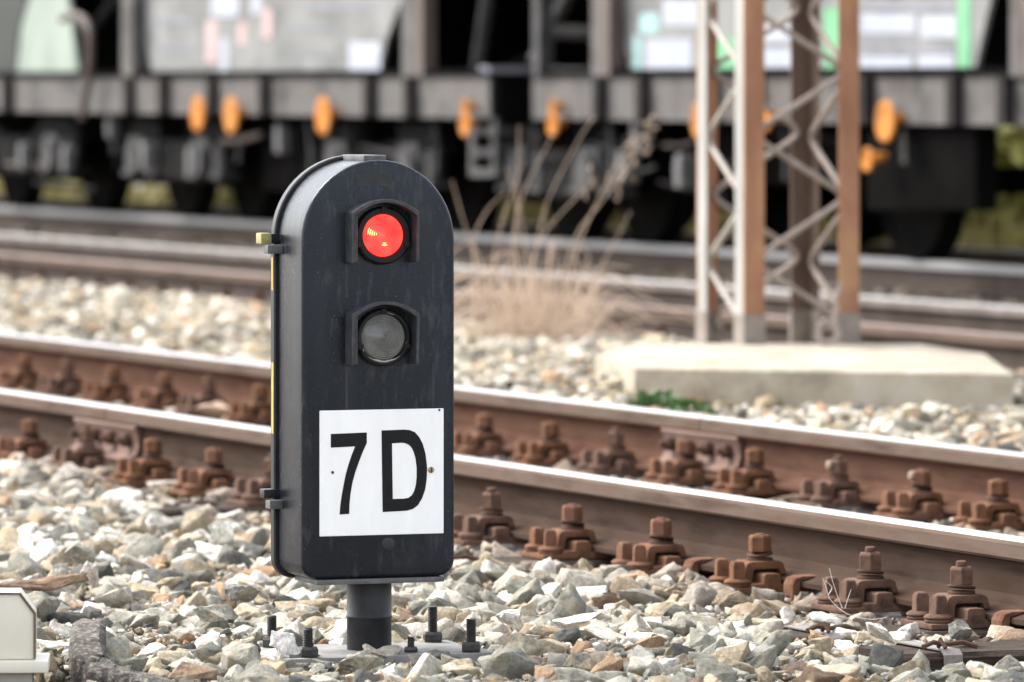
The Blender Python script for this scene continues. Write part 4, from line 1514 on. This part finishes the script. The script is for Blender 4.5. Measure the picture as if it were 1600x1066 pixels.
def handwheel(parent, px, py, hpx, double=False):
    """orange round plate facing out from the frame with a cone and shaft behind it"""
    p = PS - 0.10
    s, z = sz(px, py, p)
    r = hpx / 2 * (p / CP) / (px - XV)
    g = MB()
    prof = [(r * 0.55, p + 0.012), (r * 0.85, p), (r, p + 0.008), (r, p + 0.022), (r * 0.6, p + 0.035), (r * 0.28, p + 0.075), (r * 0.2, PS - 0.003)]
    if double:
        g.lathe([(a * 1, h) for a, h in prof], (0, s, z - r * 0.4), 'x', 22)
        g.lathe([(a * 0.62, h) for a, h in prof[:5]] + [(r * 0.2, p + 0.1)], (0, s, z + r * 0.95), 'x', 18)
    else:
        g.lathe(prof, (0, s, z), 'x', 22)
        g.lathe([(0.028, p + 0.03), (0.022, PS - 0.003)], (0, s - 0.07, z + 0.02), 'x', 12)
    worldify(g).build('handwheel', 'orange', parent, world=True, smooth=40)


def wagon(label, x_left, x_right, stiff):
    sL, sR = s_at(x_left, PS), s_at(x_right, PS)
    t = empty('hopper_wagon', W((P4 + P4B) / 2, (sL + sR) / 2, 0), PHI, label, 'freight wagon', 'hopper wagons behind the tracks')
    zt, zb2 = 1.075, 0.80
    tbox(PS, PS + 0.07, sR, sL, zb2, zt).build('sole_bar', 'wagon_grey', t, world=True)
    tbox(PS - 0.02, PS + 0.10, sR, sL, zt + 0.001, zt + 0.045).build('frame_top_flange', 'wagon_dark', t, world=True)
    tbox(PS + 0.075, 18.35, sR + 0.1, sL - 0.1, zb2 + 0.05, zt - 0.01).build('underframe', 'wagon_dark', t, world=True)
    for x in stiff:
        s = s_at(x, PS)
        tbox(PS - 0.07, PS - 0.001, s - 0.045, s + 0.045, zb2, zt).build('stiffener', 'stiff_dark', t, world=True)
    # unseen upper body: full-width bin, plus an added lid blocking light
    tbox(PS + 0.05, 18.35, sR + 0.25, sL - 0.25, 1.95, 3.55).build('upper_bin', 'hopper', t, world=True)
    tbox(PS - 0.05, 18.45, sR + 0.15, sL - 0.15, 3.55, 3.68).build('shade_roof', 'wagon_dark', t, world=True)
    # added near-black sheet behind the end platforms, standing in for deep shade
    tbox(17.6, 17.66, sR + 0.1, sL - 0.1, 1.1, 2.0).build('dark_backing_sheet', 'wagon_dark', t, world=True)
    return t


wa = wagon('pale grey hopper wagon on the left with orange handwheels along its frame', -420, 764, [18, 208, 262, 338, 420, 585, 648])
wb = wagon('grey hopper wagon on the right with green and white graffiti behind the mast', 832, 2000, [945, 1012, 1120, 1190, 1258, 1362, 1500, 1580])


def hopper_part(parent, pts, mat, name='hopper_side', thick=0.03):
    return plate(pts, PH, PH + thick).build(name, mat, parent, world=True)


h1 = hopper_part(wa, [(202, -60), (222, 40), (238, 121), (590, 121), (604, 60), (650, -60)], 'hopper')
h2 = hopper_part(wb, [(944, -60), (968, 40), (988, 123), (1520, 127), (1534, 60), (1562, -60)], 'hopper')
h0 = hopper_part(wa, [(-300, -60), (-300, 120), (122, 120), (113, 50), (98, -60)], 'hopper_green')
plate([(-300, -60), (-300, 119), (22, 119), (30, 45), (58, -60)], PH - 0.012, PH - 0.002).build('shade_panel', 'hopper_shaded', h0, world=True)  # panel darkened to stand for the hopper's shaded left part
# chute bottoms below each hopper, widened with sill plates to black out the underside
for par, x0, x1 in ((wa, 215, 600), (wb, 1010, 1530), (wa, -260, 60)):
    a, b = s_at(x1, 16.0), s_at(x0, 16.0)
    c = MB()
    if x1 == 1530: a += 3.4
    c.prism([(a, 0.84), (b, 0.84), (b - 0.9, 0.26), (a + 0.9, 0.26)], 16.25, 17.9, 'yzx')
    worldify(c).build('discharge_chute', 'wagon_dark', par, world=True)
    tbox(17.0, 17.05, a - (0.0 if x1 == 1530 else 1.2), b + 1.2, 0.20, 0.84).build('sill_blackout_plate', 'wagon_dark', par, world=True)


def spray(parent, pts, mat, k):
    plate(pts, PH - 0.004 - 0.002 * k, PH - 0.0005).build('graffiti_patch', mat, parent, world=True, smooth=0)


def rect(x0, y0, x1, y1): return [(x0, y0), (x1, y0), (x1, y1), (x0, y1)]


for r_, m_, k in ((rect(545, 66, 594, 112), 'paint_white', 0), (rect(330, -20, 372, 26), 'paint_white', 0), (rect(392, -20, 408, 22), 'paint_white', 0),
                  (rect(410, 14, 424, 60), 'paint_pink', 0), (rect(322, 32, 338, 98), 'paint_pink', 0), (rect(372, 36, 384, 70), 'paint_pink', 0),
                  (rect(240, 30, 300, 36), 'paint_grey', 0), (rect(250, 72, 310, 77), 'paint_grey', 0), (rect(450, 40, 530, 45), 'paint_grey', 0),
                  (rect(440, 82, 520, 86), 'paint_grey', 0), (rect(470, 8, 590, 14), 'paint_grey', 0), (rect(344, 60, 356, 112), 'paint_white', 0)):
    spray(h1, r_, m_, k)
for r_, m_, k in ((rect(1288, 12, 1322, 128), 'paint_green', 1), (rect(1496, -20, 1516, 126), 'paint_green', 1), (rect(1246, 70, 1260, 126), 'paint_green', 1),
                  (rect(1120, 60, 1150, 126), 'paint_green', 1), (rect(1345, 22, 1430, 52), 'paint_white', 0), (rect(1438, 24, 1494, 60), 'paint_white', 0),
                  (rect(1345, 88, 1424, 108), 'paint_white', 0), (rect(1434, 86, 1490, 120), 'paint_white', 0), (rect(1345, 58, 1430, 66), 'paint_grey', 0),
                  (rect(1345, 76, 1490, 83), 'paint_grey', 0), (rect(1345, 110, 1428, 121), 'paint_grey', 0), (rect(1350, 4, 1490, 16), 'paint_grey', 0),
                  (rect(1192, 40, 1250, 66), 'paint_white', 0), (rect(1192, 76, 1242, 106), 'paint_white', 0), (rect(1000, 22, 1028, 52), 'paint_teal', 0),
                  (rect(1008, 62, 1080, 112), 'paint_white', 0), (rect(1036, 0, 1100, 40), 'paint_white', 0), (rect(990, 56, 1000, 112), 'paint_teal', 0)):
    spray(h2, r_, m_, k)

# posts, braces, platforms, pipes
for par, x0, x1, mat in ((wa, 190, 206, 'wagon_grey'), (wa, 628, 645, 'wagon_grey'), (wa, 646, 660, 'wagon_brown'), (wb, 924, 940, 'wagon_grey'), (wb, 940, 952, 'wagon_brown'),
                         (wb, 1578, 1590, 'wagon_grey'), (wb, 1592, 1608, 'wagon_brown'), (wb, 832, 842, 'bogie_pale')):
    sbox(x0, x1, -70, 119, PS - 0.03, PS + 0.07).build('post', mat, par, world=True)
for par, a, b, mat in ((wa, (770, -60), (745, 112), 'bogie_pale'), (wb, (905, -40), (836, 95), 'bogie_pale'), (wa, (196, -20), (146, 50), 'bogie'), (wb, (870, 50), (945, 55), 'bogie')):
    s0, z0 = sz(*a, PS + 0.3); s1, z1 = sz(*b, PS + 0.3)
    worldify(MB().tube([(PS + 0.3, s0, z0), (PS + 0.3, s1, z1)], 0.05, 8)).build('brace', mat, par, world=True)
sbox(748, 764, 104, 114, PS - 0.02, PS + 0.5).build('platform_step', 'paint_grey', wa, world=True)
sbox(832, 930, 106, 114, PS + 0.02, PS + 0.5).build('platform_step', 'bogie_pale', wb, world=True)
pts = [(98, 30), (110, 24), (126, 28), (137, 42), (141, 62), (140, 100), (134, 150), (128, 185)]
worldify(MB().tube([(PS - 0.1, *sz(x, y, PS - 0.1)) for x, y in smooth_path([Vector((x, y, 0)) for x, y in pts], 3) for x, y in [(x, y)]] if False else
                   [(PS - 0.1, *sz(v.x, v.y, PS - 0.1)) for v in smooth_path([Vector((x, y, 0)) for x, y in pts], 3)], 0.035, 10)).build('brake_hose', 'wagon_brown', wa, world=True, smooth=50)
# buffers and coupling between the wagons
for par, x, sg in ((wa, 764, -1), (wb, 832, 1)):
    s = s_at(x, PS)
    for p in (16.2, 17.9):
        b = MB()
        b.lathe([(0.11, s - sg * 0.02), (0.11, s + sg * -0.34), (0.24, s + sg * -0.36), (0.24, s + sg * -0.40)], (p, 0, 0.98), 'y', 20)
        worldify(b).build('buffer', 'wagon_dark', par, world=True)
    tbox(PS + 0.02, 18.3, s - 0.06 if sg > 0 else s, s if sg > 0 else s + 0.06, 0.72, 1.12).build('headstock', 'wagon_dark', par, world=True)
# step ladder at the end of the left wagon
l = MB()
for x in (737, 771):
    l.prism([sz(xx, yy, PS + 0.02) for xx, yy in ((x - 4, 185), (x + 4, 185), (x + 4, 272), (x - 4, 272))], PS + 0.02, PS + 0.05, 'yzx')
for y in (205, 238, 270):
    l.prism([sz(xx, yy, PS) for xx, yy in ((733, y - 6), (775, y - 6), (775, y + 6), (733, y + 6))], PS, PS + 0.14, 'yzx')
worldify(l).build('step_ladder', 'bogie_pale', wa, world=True)

for x, y, hp, db in ((306, 178, 56, False), (358, 180, 58, False), (502, 181, 60, False), (724, 186, 40, True), (861, 186, 40, True)):
    handwheel(wb if x > 800 else wa, x, y, hp, db)
for x, y, hp, db in ((1090, 188, 60, False), (1380, 190, 66, False), (1352, 250, 38, False), (1194, 185, 40, False)):
    handwheel(wb, x, y, hp, db)

# running gear
bogie(wa, s_at(35, P4), s_at(165, P4))
bogie(wa, s_at(300, P4), s_at(402, P4))
bogie(wa, s_at(620, P4), s_at(735, P4))
bogie(wb, s_at(905, P4), s_at(1022, P4))
wheelset(wb, s_at(1440, P4))
sbox(1352, 1524, 196, 330, 15.78, 15.93).build('brake_tank', 'wagon_dark', wb, 0.04, world=True)
sbox(1120, 1330, 200, 290, 16.0, 16.9).build('valve_box', 'wagon_dark', wb, 0.04, world=True)
sbox(410, 600, 196, 300, 16.05, 16.9).build('valve_box', 'wagon_dark', wa, 0.04, world=True)

def rod(par, a, b, r, mat, p=15.86):
    s0, z0 = sz(*a, p); s1, z1 = sz(*b, p)
    worldify(MB().tube([(p, s0, z0), (p + 0.02, (s0 + s1) / 2, (z0 + z1) / 2 - 0.01), (p, s1, z1)], r, 6)).build('brake_rod', mat, par, world=True)


for par, lo_, hi_ in ((wa, 10, 720), (wb, 860, 1340)):
    for k in range(16):
        x = lo_ + (hi_ - lo_) * (k + random.random()) / 16
        y = random.uniform(196, 290)
        if random.random() < 0.5:
            rod(par, (x - random.uniform(10, 60), y), (x + random.uniform(10, 60), y + random.uniform(-15, 25)), random.uniform(0.012, 0.025), random.choice(['bogie', 'bogie_pale', 'wagon_brown']))
        else:
            rod(par, (x, 190), (x + random.uniform(-14, 14), 190 + random.uniform(40, 120)), random.uniform(0.015, 0.03), random.choice(['bogie', 'bogie_pale', 'bogie']))
for par, x, y in ((wa, 31, 245), (wa, 98, 250), (wa, 168, 196), (wa, 222, 245), (wa, 294, 252), (wa, 432, 218), (wb, 968, 262), (wb, 1058, 268), (wb, 990, 205), (wb, 1412, 232)):
    s_, z_ = sz(x, y, 15.78)
    MBX = MB().prism([(s_ - 0.045, z_ - 0.10), (s_ + 0.045, z_ - 0.10), (s_ + 0.06, z_ + 0.02), (s_ + 0.03, z_ + 0.11), (s_ - 0.04, z_ + 0.10)], 15.78, 15.90, 'yzx')
    worldify(MBX).build('hanger', 'hanger_grey', par, 0.012, world=True)

# ------------------------------------------------------------------ verge and brush behind the wagons
mb = MB()
for i in range(9000):
    p = 19.2 + abs(random.gauss(0, 1.3)); s = random.uniform(28, 70)
    clump = noise.noise(Vector((p * 0.7, s * 0.45, 0)))
    if clump < -0.15 and random.random() < 0.7: continue
    c = W(p, s, -0.2)
    if s > s_at(420, 19.5) and random.random() < 0.25: continue
    hgt = random.uniform(0.12, 0.42 if s < s_at(420, 19.5) else 0.34) * (1 + clump)
    a = random.uniform(0, 6.28); wv = Vector((math.cos(a), math.sin(a), 0)) * 0.03
    tip = c + Vector((random.gauss(0, 0.1), random.gauss(0, 0.1), hgt))
    mb.add([c - wv, c + wv, tip], [(0, 1, 2)])
tag(mb.build('verge_grass', 'verge_leaf', None, smooth=0), kind='stuff')


def shrub(p, s, rad, hgt, mat, label, n=1500):
    c0 = W(p, s, -0.2)
    t = empty('shrub', c0, 0, label, 'shrub', 'brush behind the wagons')
    mb = MB()
    for k in range(6):
        a = random.uniform(0, 6.28)
        e = Vector((math.cos(a) * rad * 0.5, math.sin(a) * rad * 0.5, hgt * 0.7))
        mb.tube([(0, 0, -0.05), e * 0.5 + Vector((0, 0, 0.1)), e], [0.05, 0.03, 0.01], 6)
    mb.build('stem', 'rust_dark', t)
    mb = MB()
    for i in range(n):
        while True:
            q = Vector((random.uniform(-1, 1), random.uniform(-1, 1), random.uniform(0, 1)))
            if q.x ** 2 + q.y ** 2 + (q.z * 1.6 - 0.6) ** 2 < 1.0 + 0.5 * noise.noise(q * 3 + Vector((s, 0, 0))): break
        c = Vector((q.x * rad, q.y * rad, q.z * hgt))
        d1 = Vector((random.gauss(0, 1), random.gauss(0, 1), random.gauss(0, 1))).normalized() * 0.09
        d2 = d1.cross(Vector((random.gauss(0, 1), random.gauss(0, 1), random.gauss(0, 1)))).normalized() * 0.045
        mb.add([c - d1, c + d2, c + d1, c - d2], [(0, 1, 2, 3)])
    mb.build('foliage', mat, t, smooth=0)


shrub(20.6, s_at(1562, 20.6), 0.75, 1.0, 'bush', 'yellow green shrub behind the end of the right wagon', 2600)
shrub(21.2, s_at(1640, 21.2), 0.9, 1.3, 'bush', 'yellow green shrub at the right edge behind the wagons', 2600)
shrub(21.0, s_at(1390, 21.0), 0.7, 0.6, 'bush', 'low green shrub behind the wheels right of the mast', 1600)
shrub(20.6, s_at(965, 20.6), 0.6, 0.55, 'bush', 'low yellow shrub behind the bogie left of the mast', 1600)

# ------------------------------------------------------------------ light, sky, camera
w = bpy.data.worlds.new('World')
SC.world = w
w.use_nodes = True
nt = w.node_tree
sky = nt.nodes.new('ShaderNodeTexSky')
sky.sky_type = 'NISHITA'
sky.sun_disc = False
SUN_EL, SUN_AZ = R(48), R(-62)        # azimuth: from straight ahead (+Y) towards the right
sky.sun_elevation = SUN_EL
sky.sun_rotation = SUN_AZ
sky.air_density = 1.0
sky.dust_density = 3.0
sky.ozone_density = 1.0
bg = nt.nodes['Background']
hsv = nt.nodes.new('ShaderNodeHueSaturation')          # high thin cloud: the blue is washed out
hsv.inputs['Saturation'].default_value = 0.30
nt.links.new(sky.outputs[0], hsv.inputs['Color'])
nt.links.new(hsv.outputs[0], bg.inputs[0])
bg.inputs[1].default_value = 0.15
ld = bpy.data.lights.new('Sun', 'SUN')
ld.energy = 1.3
ld.angle = R(30)
ld.color = (1.0, 0.96, 0.90)
lo = bpy.data.objects.new('Sun', ld)
COL.objects.link(lo)
sd = Vector((math.sin(SUN_AZ) * math.cos(SUN_EL), math.cos(SUN_AZ) * math.cos(SUN_EL), math.sin(SUN_EL)))
lo.rotation_euler = (-sd).to_track_quat('-Z', 'Y').to_euler()

cd = bpy.data.cameras.new('Camera')
cam = bpy.data.objects.new('Camera', cd)
COL.objects.link(cam)
cam.location = (0, 0, H)
cam.rotation_euler = (R(90), 0, 0)
cd.sensor_width = 36
cd.sensor_fit = 'HORIZONTAL'
cd.lens = F * 36 / 1600
cd.shift_y = -(533 - HZ) / 1600
cd.clip_start = 0.1
cd.clip_end = 3000
cd.dof.use_dof = True
cd.dof.focus_distance = 13.6
cd.dof.aperture_fstop = 5.1
SC.camera = cam
SC.view_settings.view_transform = 'Standard'
SC.view_settings.look = 'None'
SC.view_settings.exposure = 1.88
SC.view_settings.gamma = 1.0
SC.render.engine = 'CYCLES'
SC.cycles.use_denoising = True
SC.cycles.max_bounces = 6
